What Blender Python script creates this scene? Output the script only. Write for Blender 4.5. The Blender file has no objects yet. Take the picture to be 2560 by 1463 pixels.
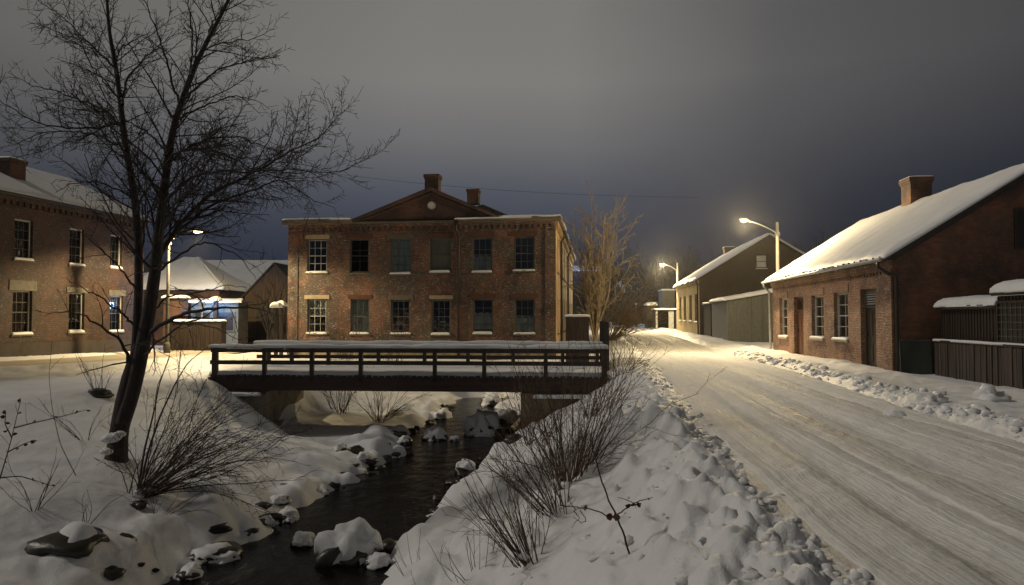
import bpy, math, random
import numpy as np
from mathutils import Vector, Matrix
random.seed(7)
S = bpy.context.scene
COL = S.collection
PI = math.pi

# ------------------------------------------------------------------ camera model
F, CX, CY = 1849.0, 1280.0, 731.5
CZ = 1.7
PITCH = math.atan((795 - 731.5) / F)
def ray(px, py):
    a, b = (px - CX) / F, -(py - CY) / F
    c, s = math.cos(PITCH), math.sin(PITCH)
    return np.array([a, c - b * s, s + b * c])
def at(px, py, D):                       # point at forward distance D
    r = ray(px, py); r = r / r[1] * D
    return Vector((r[0], r[1], r[2] + CZ))
def on_z(px, py, z):
    r = ray(px, py); t = (z - CZ) / r[2]
    return Vector((r[0] * t, r[1] * t, z))
SA = math.radians(5.5)                   # direction of the street
def st(u, v, z=0.0):                     # street frame: u along it, v to the right
    return Vector((u * math.sin(SA) + v * math.cos(SA), u * math.cos(SA) - v * math.sin(SA), z))

# ------------------------------------------------------------------ numpy noise
_rs = np.random.RandomState(11)
_tab = _rs.rand(256, 256).astype(np.float64)
def vnoise(x, y):
    xi, yi = np.floor(x).astype(int), np.floor(y).astype(int)
    fx, fy = x - xi, y - yi
    fx = fx * fx * fx * (fx * (fx * 6 - 15) + 10); fy = fy * fy * fy * (fy * (fy * 6 - 15) + 10)
    x0, x1, y0, y1 = xi & 255, (xi + 1) & 255, yi & 255, (yi + 1) & 255
    a, b, c, d = _tab[x0, y0], _tab[x1, y0], _tab[x0, y1], _tab[x1, y1]
    return (a * (1 - fx) + b * fx) * (1 - fy) + (c * (1 - fx) + d * fx) * fy * 1.0 - 0.5
def fbm(x, y, o=4, g=.5):
    x = np.asarray(x, float); y = np.asarray(y, float)
    s, a = 0, 1.0
    for i in range(o):
        s = s + a * vnoise(x + 17.3 * i, y - 9.1 * i); x = x * 2.03; y = y * 2.03; a *= g
    return s
def sstep(a, b, x):
    t = np.clip((x - a) / (b - a), 0, 1); return t * t * (3 - 2 * t)

# ------------------------------------------------------------------ materials
def nmat(name):
    m = bpy.data.materials.new(name); m.use_nodes = True
    nt = m.node_tree; b = nt.nodes['Principled BSDF']
    return m, nt, b
def N(nt, t, **k):
    n = nt.nodes.new(t)
    for a, v in k.items():
        if a in n.inputs: n.inputs[a].default_value = v
        else: setattr(n, a, v)
    return n
def L(nt, a, b): nt.links.new(a, b)
def ramp(nt, fac, stops):
    r = nt.nodes.new('ShaderNodeValToRGB'); e = r.color_ramp.elements
    e[0].position, e[0].color = stops[0][0], (*stops[0][1], 1)
    e[1].position, e[1].color = stops[-1][0], (*stops[-1][1], 1)
    for p, c in stops[1:-1]:
        q = e.new(p); q.color = (*c, 1)
    L(nt, fac, r.inputs[0]); return r.outputs[0]
def mapping(nt, src, scale=(1, 1, 1), rot=(0, 0, 0)):
    m = nt.nodes.new('ShaderNodeMapping'); m.inputs['Scale'].default_value = scale; m.inputs['Rotation'].default_value = rot
    L(nt, src, m.inputs[0]); return m.outputs[0]
def noise(nt, vec, scale, detail=4, rough=.55, out=0):
    n = nt.nodes.new('ShaderNodeTexNoise'); n.inputs['Scale'].default_value = scale
    n.inputs['Detail'].default_value = detail; n.inputs['Roughness'].default_value = rough
    L(nt, vec, n.inputs['Vector']); return n.outputs[out]
def mixc(nt, fac, a, b, mode='MIX'):
    m = nt.nodes.new('ShaderNodeMix'); m.data_type = 'RGBA'; m.blend_type = mode
    for i, v in ((0, fac), (6, a), (7, b)):
        if isinstance(v, (int, float)): m.inputs[i].default_value = v
        elif isinstance(v, tuple): m.inputs[i].default_value = (*v, 1)
        else: L(nt, v, m.inputs[i])
    return m.outputs[2]
def mth(nt, op, a, b=None, clamp=False):
    m = nt.nodes.new('ShaderNodeMath'); m.operation = op; m.use_clamp = clamp
    for i, v in ((0, a), (1, b)):
        if v is None: continue
        if isinstance(v, (int, float)): m.inputs[i].default_value = v
        else: L(nt, v, m.inputs[i])
    return m.outputs[0]
def bump(nt, b, h, strength, dist=.02, prev=None):
    n = nt.nodes.new('ShaderNodeBump'); n.inputs['Strength'].default_value = strength; n.inputs['Distance'].default_value = dist
    L(nt, h, n.inputs['Height'])
    if prev is not None: L(nt, prev, n.inputs['Normal'])
    if b is not None: L(nt, n.outputs[0], b.inputs['Normal'])
    return n.outputs[0]
def objco(nt): return nt.nodes.new('ShaderNodeTexCoord').outputs['Object']
def geoco(nt): return nt.nodes.new('ShaderNodeNewGeometry').outputs['Position']
def uvco(nt): return nt.nodes.new('ShaderNodeTexCoord').outputs['UV']

def snow_mat(name, base=(.80, .80, .80), dirt=0.0):
    m, nt, b = nmat(name); p = geoco(nt)
    n1 = noise(nt, p, 1.1, 5, .6)
    c = ramp(nt, n1, [(.3, tuple(x * .90 for x in base)), (.7, base)])
    if dirt:
        d = ramp(nt, noise(nt, p, 9, 6, .7), [(.5, (0, 0, 0)), (.75, (dirt,) * 3)])
        c = mixc(nt, d, c, (.30, .25, .2))
    L(nt, c, b.inputs['Base Color']); b.inputs['Roughness'].default_value = .5
    b.inputs['Specular IOR Level'].default_value = .35
    v = bump(nt, None, noise(nt, p, 7, 5, .6), .5, .03)
    bump(nt, b, noise(nt, p, 55, 5, .75), .8, .012, v)
    return m
SNOW = snow_mat('snow'); SNOWD = snow_mat('trodden_snow', (.70, .69, .68), .55)
ROOFSNOW = snow_mat('roof_snow', (.78, .78, .78))

def road_mat(name, c0, c1, c2):
    m, nt, b = nmat(name); uv = uvco(nt); p = geoco(nt)
    wob = nt.nodes.new('ShaderNodeVectorMath'); wob.operation = 'MULTIPLY_ADD'
    L(nt, noise(nt, p, .35, 3, .5, 1), wob.inputs[0]); wob.inputs[1].default_value = (.35, 0, 0); L(nt, uv, wob.inputs[2]); w_ = wob.outputs[0]
    s0 = noise(nt, mapping(nt, w_, (1.15, .025, 1)), 1.0, 3, .5)          # broad worn bands
    s1 = noise(nt, mapping(nt, w_, (5.5, .03, 1)), 1.0, 4, .6)            # ruts
    s2 = noise(nt, mapping(nt, w_, (19, .12, 1)), 1.0, 5, .6)             # tyre scuffs
    s3 = noise(nt, p, 1.3, 6, .7); s4 = noise(nt, p, 14, 7, .75)
    s5 = noise(nt, mapping(nt, w_, (34, .05, 1)), 1.0, 2, .5); f = 0.0
    for q, k in ((s0, .24), (s1, .28), (s2, .14), (s3, .10), (s4, .14), (s5, .10)): f = mth(nt, 'ADD', f, mth(nt, 'MULTIPLY', q, k))
    L(nt, ramp(nt, f, [(.40, c0), (.485, c1), (.57, c2)]), b.inputs['Base Color'])
    L(nt, ramp(nt, f, [(.4, (.45,) * 3), (.55, (.8,) * 3)]), b.inputs['Roughness'])
    b.inputs['Specular IOR Level'].default_value = .3
    v = bump(nt, None, s1, .5, .05); v = bump(nt, None, s2, .6, .025, v); v = bump(nt, None, s5, .7, .02, v); v = bump(nt, None, s3, .4, .04, v)
    bump(nt, b, s4, .8, .03, v)
    return m
ROAD = road_mat('packed_road_snow', (.40, .375, .34), (.76, .75, .73), (.87, .865, .85))
SIDEROAD = road_mat('side_street_snow', (.22, .18, .14), (.36, .31, .25), (.55, .50, .43))

def brick_mat(name, c1, c2, mortar, bump_s=.6, plaster=0.0, pl_col=(.16, .13, .10), dark=(.05, .035, .028), mfac=.6, frost=.5):
    m, nt, b = nmat(name); uv = uvco(nt); p = objco(nt)
    jit = nt.nodes.new('ShaderNodeVectorMath'); jit.operation = 'MULTIPLY_ADD'
    L(nt, noise(nt, p, 2.6, 3, .6, 1), jit.inputs[0]); jit.inputs[1].default_value = (.05, .035, 0); L(nt, uv, jit.inputs[2])
    br = nt.nodes.new('ShaderNodeTexBrick'); L(nt, jit.outputs[0], br.inputs['Vector'])
    br.inputs['Scale'].default_value = 1; br.inputs['Brick Width'].default_value = .235; br.inputs['Row Height'].default_value = .082
    br.inputs['Mortar Size'].default_value = .011; br.inputs['Mortar Smooth'].default_value = .3; br.inputs['Bias'].default_value = -.15
    br.inputs['Color1'].default_value = (*c1, 1); br.inputs['Color2'].default_value = (*c2, 1); br.inputs['Mortar'].default_value = (*mortar, 1)
    big = noise(nt, p, .55, 6, .65); mid = noise(nt, p, 3.1, 6, .7); fine = noise(nt, p, 24, 4, .6)
    # soot and damp that darken patches, some bricks missing their face
    c = mixc(nt, ramp(nt, big, [(.40, (.95,) * 3), (.58, (0,) * 3)]), br.outputs[0], dark)
    c = mixc(nt, ramp(nt, mid, [(.46, (0,) * 3), (.72, (.7,) * 3)]), c, tuple(.55 * x + .45 * y for x, y in zip(c2, pl_col)))
    if plaster:
        pm = noise(nt, mapping(nt, p, (1, 1, 1.4)), .42, 7, .72)
        c = mixc(nt, ramp(nt, pm, [(.56 - plaster * .14, (0,) * 3), (.62 - plaster * .10, (.85,) * 3)]), c, mixc(nt, fine, tuple(x * .7 for x in pl_col), pl_col))
    # ice and frost caught on the courses: short horizontal flecks
    fl = noise(nt, mapping(nt, uv, (4.2, 14, 1)), 1.6, 5, .75)
    fm = mth(nt, 'MULTIPLY', ramp(nt, fl, [(.545, (0,) * 3), (.59, (1,) * 3)]), ramp(nt, mid, [(.42, (0,) * 3), (.6, (frost,) * 3)]))
    c = mixc(nt, fm, c, (.55, .53, .5))
    L(nt, c, b.inputs['Base Color']); b.inputs['Roughness'].default_value = .72
    inv = mth(nt, 'SUBTRACT', 1.0, br.outputs['Fac'])
    v = bump(nt, None, inv, bump_s, .025); v = bump(nt, None, mid, .6, .05, v)
    bump(nt, b, fine, .55, .012, v)
    return m
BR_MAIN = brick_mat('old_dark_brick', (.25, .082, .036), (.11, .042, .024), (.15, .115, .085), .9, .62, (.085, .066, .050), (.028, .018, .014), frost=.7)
BR_SIDE = brick_mat('lit_side_brick', (.44, .26, .13), (.34, .2, .1), (.42, .33, .2), .35, .3, (.40, .29, .16), (.2, .13, .07), frost=0)  # paler, yellower copy of the wall brick: lamplight put into its colour
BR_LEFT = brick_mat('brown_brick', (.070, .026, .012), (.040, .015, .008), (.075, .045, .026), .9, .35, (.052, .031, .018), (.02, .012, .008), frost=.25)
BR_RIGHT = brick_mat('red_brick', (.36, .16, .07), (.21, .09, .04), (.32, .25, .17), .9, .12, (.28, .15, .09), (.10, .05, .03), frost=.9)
BR_GABLE = brick_mat('gable_brick', (.30, .105, .048), (.18, .062, .032), (.17, .12, .09), .7, .05, (.15, .09, .06), (.05, .026, .018), frost=.12)
BR_DARK = brick_mat('sooty_brick', (.13, .05, .032), (.08, .035, .022), (.10, .07, .055), .6, 0, (.09, .06, .045), (.03, .02, .015), frost=.1)
def render_mat(name, c, var=.35, sc=1.5):
    m, nt, b = nmat(name); p = objco(nt)
    n1 = noise(nt, p, sc, 7, .65); n2 = noise(nt, mapping(nt, p, (3, 3, .5)), 1.2, 5, .6)
    f = mth(nt, 'ADD', mth(nt, 'MULTIPLY', n1, .6), mth(nt, 'MULTIPLY', n2, .4))
    L(nt, ramp(nt, f, [(.35, tuple(x * (1 - var) for x in c)), (.55, c), (.7, tuple(min(1, x * 1.12) for x in c))]), b.inputs['Base Color'])
    b.inputs['Roughness'].default_value = .85
    v = bump(nt, None, n1, .4, .04); bump(nt, b, noise(nt, p, 18, 5, .7), .4, .012, v)
    return m
CREAM = render_mat('cream_render', (.52, .40, .19), .4, 1.0)
STONE = render_mat('old_stone', (.27, .225, .155), .6, 2.2)
PLINTH = render_mat('dark_plinth', (.05, .038, .03), .4)
LINTEL = render_mat('sandstone_lintel', (.36, .29, .19), .25, 5)
GREYST = render_mat('grey_stone_trim', (.13, .115, .09), .4, 5)
HEADER = render_mat('dark_brick_header', (.10, .042, .026), .4, 8)
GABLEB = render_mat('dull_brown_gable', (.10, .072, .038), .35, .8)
def wood_mat(name, c, var=.5, rough=.75, axis='z', sc=1.0):
    m, nt, b = nmat(name); p = objco(nt)
    s = {'z': (9, 9, .6), 'x': (.6, 9, 9), 'y': (9, .6, 9)}[axis]
    n1 = noise(nt, mapping(nt, p, tuple(q * sc for q in s)), 1.3, 6, .65)
    L(nt, ramp(nt, n1, [(.33, tuple(x * (1 - var) for x in c)), (.66, tuple(x * (1 + var * .5) for x in c))]), b.inputs['Base Color'])
    b.inputs['Roughness'].default_value = rough
    bump(nt, b, n1, .5, .01)
    return m
TIMBER = wood_mat('wet_dark_timber', (.030, .021, .017), .5, .6)
BEAM = wood_mat('bridge_beam_timber', (.045, .022, .016), .6, .65, 'x')
BOARDS = wood_mat('weathered_boards', (.07, .045, .028), .6, .8)
SLATS = wood_mat('weathered_dark_slats', (.06, .045, .035), .7, .6)
SHEDW = wood_mat('black_stained_boards', (.030, .020, .014), .6, .55)
DOORR = wood_mat('red_brown_door', (.12, .042, .02), .35, .45)
DOORD = wood_mat('black_door', (.018, .014, .012), .4, .4)
GREYB = wood_mat('grey_boards', (.11, .115, .10), .35, .7)
FRAMEG = wood_mat('grey_green_frame', (.085, .09, .075), .3, .55)
FRAMEW = wood_mat('flaking_white_frame', (.42, .41, .38), .3, .5)
FRAMED = wood_mat('dark_frame', (.05, .047, .04), .3, .5)
CORN = wood_mat('weathered_cornice', (.15, .12, .09), .45, .8, 'x')
BARKM = None
def flat(name, c, rough=.5, metal=0, spec=.5):
    m, nt, b = nmat(name); p = objco(nt)
    n1 = noise(nt, p, 6, 5, .65)
    L(nt, ramp(nt, n1, [(.35, tuple(x * .75 for x in c)), (.7, tuple(min(1, x * 1.15) for x in c))]), b.inputs['Base Color'])
    b.inputs['Roughness'].default_value = rough; b.inputs['Metallic'].default_value = metal
    b.inputs['Specular IOR Level'].default_value = spec
    bump(nt, b, n1, .15, .01); return m
def bark(name, c):
    m, nt, b = nmat(name); p = objco(nt)
    n1 = noise(nt, mapping(nt, p, (16, 16, 3)), 1.0, 6, .7)
    L(nt, ramp(nt, n1, [(.35, tuple(x * .45 for x in c)), (.65, c)]), b.inputs['Base Color'])
    b.inputs['Roughness'].default_value = .8; bump(nt, b, n1, .9, .03); return m
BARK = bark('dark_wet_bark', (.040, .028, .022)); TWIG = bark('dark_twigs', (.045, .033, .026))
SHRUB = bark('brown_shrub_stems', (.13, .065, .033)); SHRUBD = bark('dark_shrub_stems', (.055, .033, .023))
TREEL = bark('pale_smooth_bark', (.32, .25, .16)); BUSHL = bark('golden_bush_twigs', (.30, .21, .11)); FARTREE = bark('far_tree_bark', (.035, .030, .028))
METAL = flat('grey_corrugated_metal', (.17, .17, .15), .5, .2)
SHEETM = flat('dark_corrugated_sheet', (.05, .042, .035), .35, .4)
DMETAL = flat('dark_iron', (.03, .022, .018), .45, .3)
GUTW = flat('pale_gutter', (.38, .38, .36), .4, .2)
POLE = flat('galvanised_pole', (.46, .45, .40), .45, .3)
POLEW = render_mat('concrete_pole', (.30, .28, .23), .3, 3); POLED = render_mat('dark_pole', (.09, .085, .075), .3, 3)
LAMPH = flat('lamp_housing', (.22, .21, .19), .4, .5)
GREENP = flat('dark_green_panel', (.018, .028, .02), .5)
LEAF = flat('dead_leaf', (.10, .03, .02), .6)
CURTAIN = render_mat('grey_curtain', (.82, .79, .74), .45, 3)
CURTD = render_mat('dull_blind', (.085, .09, .075), .3, 2)
ROCK = render_mat('wet_rock', (.038, .032, .022), .7, 3); ROCK.node_tree.nodes['Principled BSDF'].inputs['Roughness'].default_value = .35
SOIL = flat('black_wet_soil', (.010, .008, .007), .55, 0, .3)
ROOFD = flat('dark_roof_felt', (.035, .028, .024), .7)
HILLM = render_mat('night_forest_hill', (.02, .018, .02), .5, .05)
def glass(name='window_glass'):
    m = bpy.data.materials.new(name); m.use_nodes = True; nt = m.node_tree; nt.nodes.clear()
    o = N(nt, 'ShaderNodeOutputMaterial'); mx = N(nt, 'ShaderNodeMixShader'); t = N(nt, 'ShaderNodeBsdfTransparent'); g = N(nt, 'ShaderNodeBsdfGlossy')
    t.inputs[0].default_value = (.8, .84, .82, 1); g.inputs['Roughness'].default_value = .06; g.inputs[0].default_value = (.85, .88, .9, 1)
    fr = N(nt, 'ShaderNodeFresnel'); fr.inputs[0].default_value = 1.6
    p = objco(nt); bn = bump(nt, None, noise(nt, p, 2.2, 2), .25, .05)
    L(nt, bn, g.inputs['Normal'])
    L(nt, mth(nt, 'MULTIPLY', fr.outputs[0], 1.5, True), mx.inputs[0]); L(nt, t.outputs[0], mx.inputs[1]); L(nt, g.outputs[0], mx.inputs[2]); L(nt, mx.outputs[0], o.inputs[0])
    return m
GLASS = glass()
def emis(name, c, s):
    m = bpy.data.materials.new(name); m.use_nodes = True; nt = m.node_tree; nt.nodes.clear()
    o = N(nt, 'ShaderNodeOutputMaterial'); e = N(nt, 'ShaderNodeEmission'); e.inputs[0].default_value = (*c, 1); e.inputs[1].default_value = s
    L(nt, e.outputs[0], o.inputs[0]); return m
LENS = emis('lit_lamp_lens', (1, .78, .42), 12)
LENSB = emis('lit_cool_lamp_lens', (.5, .72, 1), 12)
GLOWWIN = emis('small_lit_bulb', (1, .86, .65), 3)
def water_mat():
    m, nt, b = nmat('stream_water'); p = geoco(nt)
    b.inputs['Base Color'].default_value = (.006, .0055, .005, 1); b.inputs['Roughness'].default_value = .12; b.inputs['IOR'].default_value = 1.33
    b.inputs['Specular IOR Level'].default_value = .10
    n1 = noise(nt, mapping(nt, p, (1, .55, 1)), 3.0, 5, .6); n2 = noise(nt, p, 14, 4, .6)
    v = bump(nt, None, n1, .5, .08); bump(nt, b, n2, .35, .02, v); return m
WATER = water_mat()

# ------------------------------------------------------------------ object helpers
def tag(o, label=None, cat=None, group=None, kind=None):
    if label: o['label'] = label
    if cat: o['category'] = cat
    if group: o['group'] = group
    if kind: o['kind'] = kind
    return o
def empty(name, loc, rz=0, label=None, cat=None, group=None):
    o = bpy.data.objects.new(name, None); COL.objects.link(o); o.location = loc; o.rotation_euler = (0, 0, rz)
    o.empty_display_size = .2
    return tag(o, label, cat, group)
def link(name, me, mat, parent=None, smooth=False):
    o = bpy.data.objects.new(name, me); COL.objects.link(o)
    if mat is not None: me.materials.append(mat)
    if smooth: me.polygons.foreach_set('use_smooth', np.ones(len(me.polygons), dtype=bool))
    if parent is not None: o.parent = parent
    return o
def mesh_np(name, V, Q, mat, parent=None, smooth=True, uv=None):
    """V (n,3), Q (m,k) all faces with k corners"""
    me = bpy.data.meshes.new(name); V = np.asarray(V, np.float32); Q = np.asarray(Q, np.int32)
    me.vertices.add(len(V)); me.vertices.foreach_set('co', V.ravel())
    k = Q.shape[1]; me.loops.add(Q.size); me.loops.foreach_set('vertex_index', Q.ravel())
    me.polygons.add(len(Q)); me.polygons.foreach_set('loop_start', np.arange(0, Q.size, k, dtype=np.int32))
    me.update(calc_edges=True)
    if uv is not None:
        l = me.uv_layers.new(name='UVMap'); l.data.foreach_set('uv', np.asarray(uv, np.float32)[Q.ravel()].ravel())
    return link(name, me, mat, parent, smooth)
class Fr:                                # facade frame: s along t, z up, d outward along n
    def __init__(s, O, t, n): s.O = Vector(O); s.t = Vector(t).normalized(); s.n = Vector(n).normalized()
    def p(s, a, z, d=0.0): return s.O + s.t * a + s.n * d + Vector((0, 0, z))
class MB:
    def __init__(s): s.v = []; s.f = []
    def poly(s, pts):
        b = len(s.v); s.v += [tuple(p) for p in pts]; s.f.append(tuple(range(b, b + len(pts))))
    def hexa(s, c):                      # 8 corners: bottom 0-3, top 4-7
        b = len(s.v); s.v += [tuple(p) for p in c]
        for q in ((3, 2, 1, 0), (4, 5, 6, 7), (0, 1, 5, 4), (1, 2, 6, 5), (2, 3, 7, 6), (3, 0, 4, 7)): s.f.append(tuple(b + i for i in q))
    def box(s, x0, x1, y0, y1, z0, z1):
        s.hexa([(x0, y0, z0), (x1, y0, z0), (x1, y1, z0), (x0, y1, z0), (x0, y0, z1), (x1, y0, z1), (x1, y1, z1), (x0, y1, z1)])
    def fbox(s, F_, a0, a1, z0, z1, d0, d1):
        s.hexa([F_.p(a0, z0, d0), F_.p(a1, z0, d0), F_.p(a1, z0, d1), F_.p(a0, z0, d1), F_.p(a0, z1, d0), F_.p(a1, z1, d0), F_.p(a1, z1, d1), F_.p(a0, z1, d1)])
    def prism(s, pts, off):              # polygon extruded by vector
        off = Vector(off); n = len(pts); b = len(s.v)
        s.v += [tuple(p) for p in pts] + [tuple(Vector(p) + off) for p in pts]
        s.f.append(tuple(range(b + n - 1, b - 1, -1))); s.f.append(tuple(range(b + n, b + 2 * n)))
        for i in range(n):
            j = (i + 1) % n; s.f.append((b + i, b + j, b + n + j, b + n + i))
    def ring(s, F_, a0, a1, z0, z1, w, d0, d1):
        s.fbox(F_, a0, a1, z0, z0 + w, d0, d1); s.fbox(F_, a0, a1, z1 - w, z1, d0, d1)
        s.fbox(F_, a0, a0 + w, z0 + w, z1 - w, d0, d1); s.fbox(F_, a1 - w, a1, z0 + w, z1 - w, d0, d1)
    def wall(s, F_, a0, a1, z0, z1, ops, rev):
        A = sorted(set([a0, a1] + [x for o in ops for x in o[:2]])); Z = sorted(set([z0, z1] + [x for o in ops for x in o[2:4]]))
        for i in range(len(A) - 1):
            for j in range(len(Z) - 1):
                ca, cz = (A[i] + A[i + 1]) / 2, (Z[j] + Z[j + 1]) / 2
                if any(o[0] < ca < o[1] and o[2] < cz < o[3] for o in ops): continue
                s.poly([F_.p(A[i], Z[j]), F_.p(A[i + 1], Z[j]), F_.p(A[i + 1], Z[j + 1]), F_.p(A[i], Z[j + 1])])
        for o in ops:
            x0, x1, y0, y1 = o[:4]
            for q in (((x0, y0), (x1, y0)), ((x1, y0), (x1, y1)), ((x1, y1), (x0, y1)), ((x0, y1), (x0, y0))):
                s.poly([F_.p(*q[0], 0), F_.p(*q[1], 0), F_.p(*q[1], -rev), F_.p(*q[0], -rev)])
    def tube(s, pts, r, k=8, caps=True):
        pts = [Vector(p) for p in pts]; rr = r if isinstance(r, (list, tuple)) else [r] * len(pts); b = len(s.v)
        up = None
        for i, p in enumerate(pts):
            d = (pts[min(i + 1, len(pts) - 1)] - pts[max(i - 1, 0)]).normalized()
            if up is None: up = d.orthogonal().normalized()
            up = (up - d * up.dot(d)).normalized(); w = d.cross(up)
            for j in range(k):
                a = 2 * PI * j / k; s.v.append(tuple(p + (up * math.cos(a) + w * math.sin(a)) * rr[i]))
        for i in range(len(pts) - 1):
            for j in range(k):
                j2 = (j + 1) % k; s.f.append((b + i * k + j, b + i * k + j2, b + (i + 1) * k + j2, b + (i + 1) * k + j))
        if caps:
            s.f.append(tuple(b + j for j in range(k))[::-1]); s.f.append(tuple(b + (len(pts) - 1) * k + j for j in range(k)))
    def build(s, name, mat, parent=None, smooth=False, bevel=0):
        me = bpy.data.meshes.new(name); me.from_pydata(s.v, [], s.f); me.update()
        l = me.uv_layers.new(name='UVMap')
        for p in me.polygons:
            n = p.normal
            if abs(n.z) < .75:
                t = Vector((-n.y, n.x, 0)).normalized()
                for li in p.loop_indices:
                    c = me.vertices[me.loops[li].vertex_index].co; l.data[li].uv = (c.dot(t), c.z)
            else:
                for li in p.loop_indices:
                    c = me.vertices[me.loops[li].vertex_index].co; l.data[li].uv = (c.x, c.y)
        o = link(name, me, mat, parent, smooth)
        if bevel:
            md = o.modifiers.new('bevel', 'BEVEL'); md.width = bevel; md.segments = 2; md.limit_method = 'ANGLE'
        return o
def copy_tree(o, parent=None):
    c = o.copy(); COL.objects.link(c); c.parent = parent
    for ch in list(o.children): copy_tree(ch, c)
    return c

def snow_slab(name, P00, P10, P11, P01, t, parent, nu=28, nv=16, amp=.04, droop=.05, seed=0, mat=None, edge=.35):
    """rounded blanket of snow lying on the quad (P00,P10 lower edge, P01,P11 upper edge)"""
    P = [Vector(p) for p in (P00, P10, P11, P01)]
    Lu, Lv = (P[1] - P[0]).length, (P[3] - P[0]).length
    u = np.linspace(0, 1, nu + 1); v = np.linspace(0, 1, nv + 1)
    u = .5 - .5 * np.cos(u * PI) * (1 - .45 * np.sin(u * PI) ** 2); v = .5 - .5 * np.cos(v * PI)
    U, W = np.meshgrid(u, v, indexing='ij')
    A = np.array([list(p) for p in P])
    B = ((1 - U) * (1 - W))[..., None] * A[0] + (U * (1 - W))[..., None] * A[1] + (U * W)[..., None] * A[2] + ((1 - U) * W)[..., None] * A[3]
    du = np.minimum(U, 1 - U) * Lu; dv = np.minimum(W, 1 - W) * Lv; d = np.minimum(du, dv)
    pr = np.sqrt(np.clip(1 - (1 - np.clip(d / edge, 0, 1)) ** 2.2, 0, 1))
    T = t * pr * (1 + 0.22 * fbm(U * Lu * .6 + seed, W * Lv * .6 + 3 * seed, 3)) + amp * fbm(U * Lu * 1.7 + seed, W * Lv * 1.7, 4) * pr
    top = B.copy(); top[..., 2] += np.maximum(T, 0) + .012
    wob = fbm(U * Lu * 1.3 + 7 * seed, W * 0 + seed, 3) * droop * 1.6
    bot = B.copy(); bot[..., 2] += -.03
    # ragged hanging lower lip
    n_lo = (P[0] - P[3]).normalized()
    e = (W < 1e-6)
    top[e] += np.array(n_lo) * (wob[e])[:, None]; bot[e] += np.array(n_lo) * (wob[e])[:, None]; bot[e, 2] -= np.abs(wob[e]) * .5
    n1, n2 = nu + 1, nv + 1; V = np.concatenate([top.reshape(-1, 3), bot.reshape(-1, 3)]); n = n1 * n2
    idx = np.arange(n).reshape(n1, n2)
    Q = np.stack([idx[:-1, :-1], idx[1:, :-1], idx[1:, 1:], idx[:-1, 1:]], -1).reshape(-1, 4)
    Qs = [Q, Q[:, ::-1] + n]
    ring = np.concatenate([idx[:, 0], idx[-1, 1:], idx[::-1, -1][1:], idx[0, ::-1][1:-1]])
    r2 = np.roll(ring, -1); Qs.append(np.stack([ring, ring + n, r2 + n, r2], -1))
    return mesh_np(name, V, np.concatenate(Qs), mat or ROOFSNOW, parent, True)

# ------------------------------------------------------------------ camera, world
cam = bpy.data.cameras.new('camera'); cam.sensor_width = 36; cam.lens = F / 2560 * 36; cam.clip_end = 1500; cam.clip_start = .05
co = bpy.data.objects.new('camera', cam); COL.objects.link(co); co.location = (0, 0, CZ); co.rotation_euler = (PI / 2 + PITCH, 0, 0)
S.camera = co
S.view_settings.view_transform = 'Standard'; S.view_settings.look = 'None'; S.view_settings.exposure = 0; S.view_settings.gamma = 1
w = bpy.data.worlds.new('World'); S.world = w; w.use_nodes = True
nt = w.node_tree; bg = nt.nodes['Background']
gen = nt.nodes.new('ShaderNodeTexCoord').outputs['Generated']
sep = nt.nodes.new('ShaderNodeSeparateXYZ'); L(nt, gen, sep.inputs[0])
cl = noise(nt, mapping(nt, gen, (1.2, 1.2, 2.0)), 1.1, 4, .5)
el = mth(nt, 'ADD', sep.outputs[2], mth(nt, 'MULTIPLY', mth(nt, 'SUBTRACT', cl, .5), .035))
vert = ramp(nt, el, [(0.0, (.010, .014, .027)), (.06, (.015, .021, .039)), (.12, (.034, .041, .061)), (.17, (.062, .068, .086)), (.24, (.122, .121, .125)), (.31, (.165, .159, .151)), (.42, (.150, .144, .135)), (.55, (.060, .058, .055)), (.85, (.050, .049, .047))])
side = mth(nt, 'ADD', sep.outputs[0], mth(nt, 'MULTIPLY', mth(nt, 'SUBTRACT', cl, .5), .25))
dk = ramp(nt, mth(nt, 'ADD', mth(nt, 'MULTIPLY', side, .5), .5), [(.18, (.55,) * 3), (.36, (.85,) * 3), (.46, (1,) * 3), (.56, (1,) * 3), (.68, (.50, .51, .55)), (.82, (.24, .245, .275)), (1.0, (.5, .5, .5))])
skyc = mixc(nt, 1.0, vert, dk, 'MULTIPLY')
L(nt, skyc, bg.inputs[0]); bg.inputs[1].default_value = 1.3
def sun(az, elv, st_, ang, c):
    l = bpy.data.lights.new('fill_sun', 'SUN'); l.energy = st_; l.angle = math.radians(ang); l.color = c
    o = bpy.data.objects.new('fill_sun', l); COL.objects.link(o)
    a, e = math.radians(az), math.radians(elv)       # azimuth clockwise from the view direction
    d = Vector((math.sin(a) * math.cos(e), math.cos(a) * math.cos(e), math.sin(e)))
    o.rotation_euler = d.to_track_quat('Z', 'Y').to_euler(); return o
sun(-84, 40, 1.0, 8, (1, .92, .81))  # added directional fill from the left, brightens right bank and road

# ------------------------------------------------------------------ terrain
def rise(y): return .25 * sstep(35, 60, y) + .33 * sstep(60, 105, y)
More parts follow.
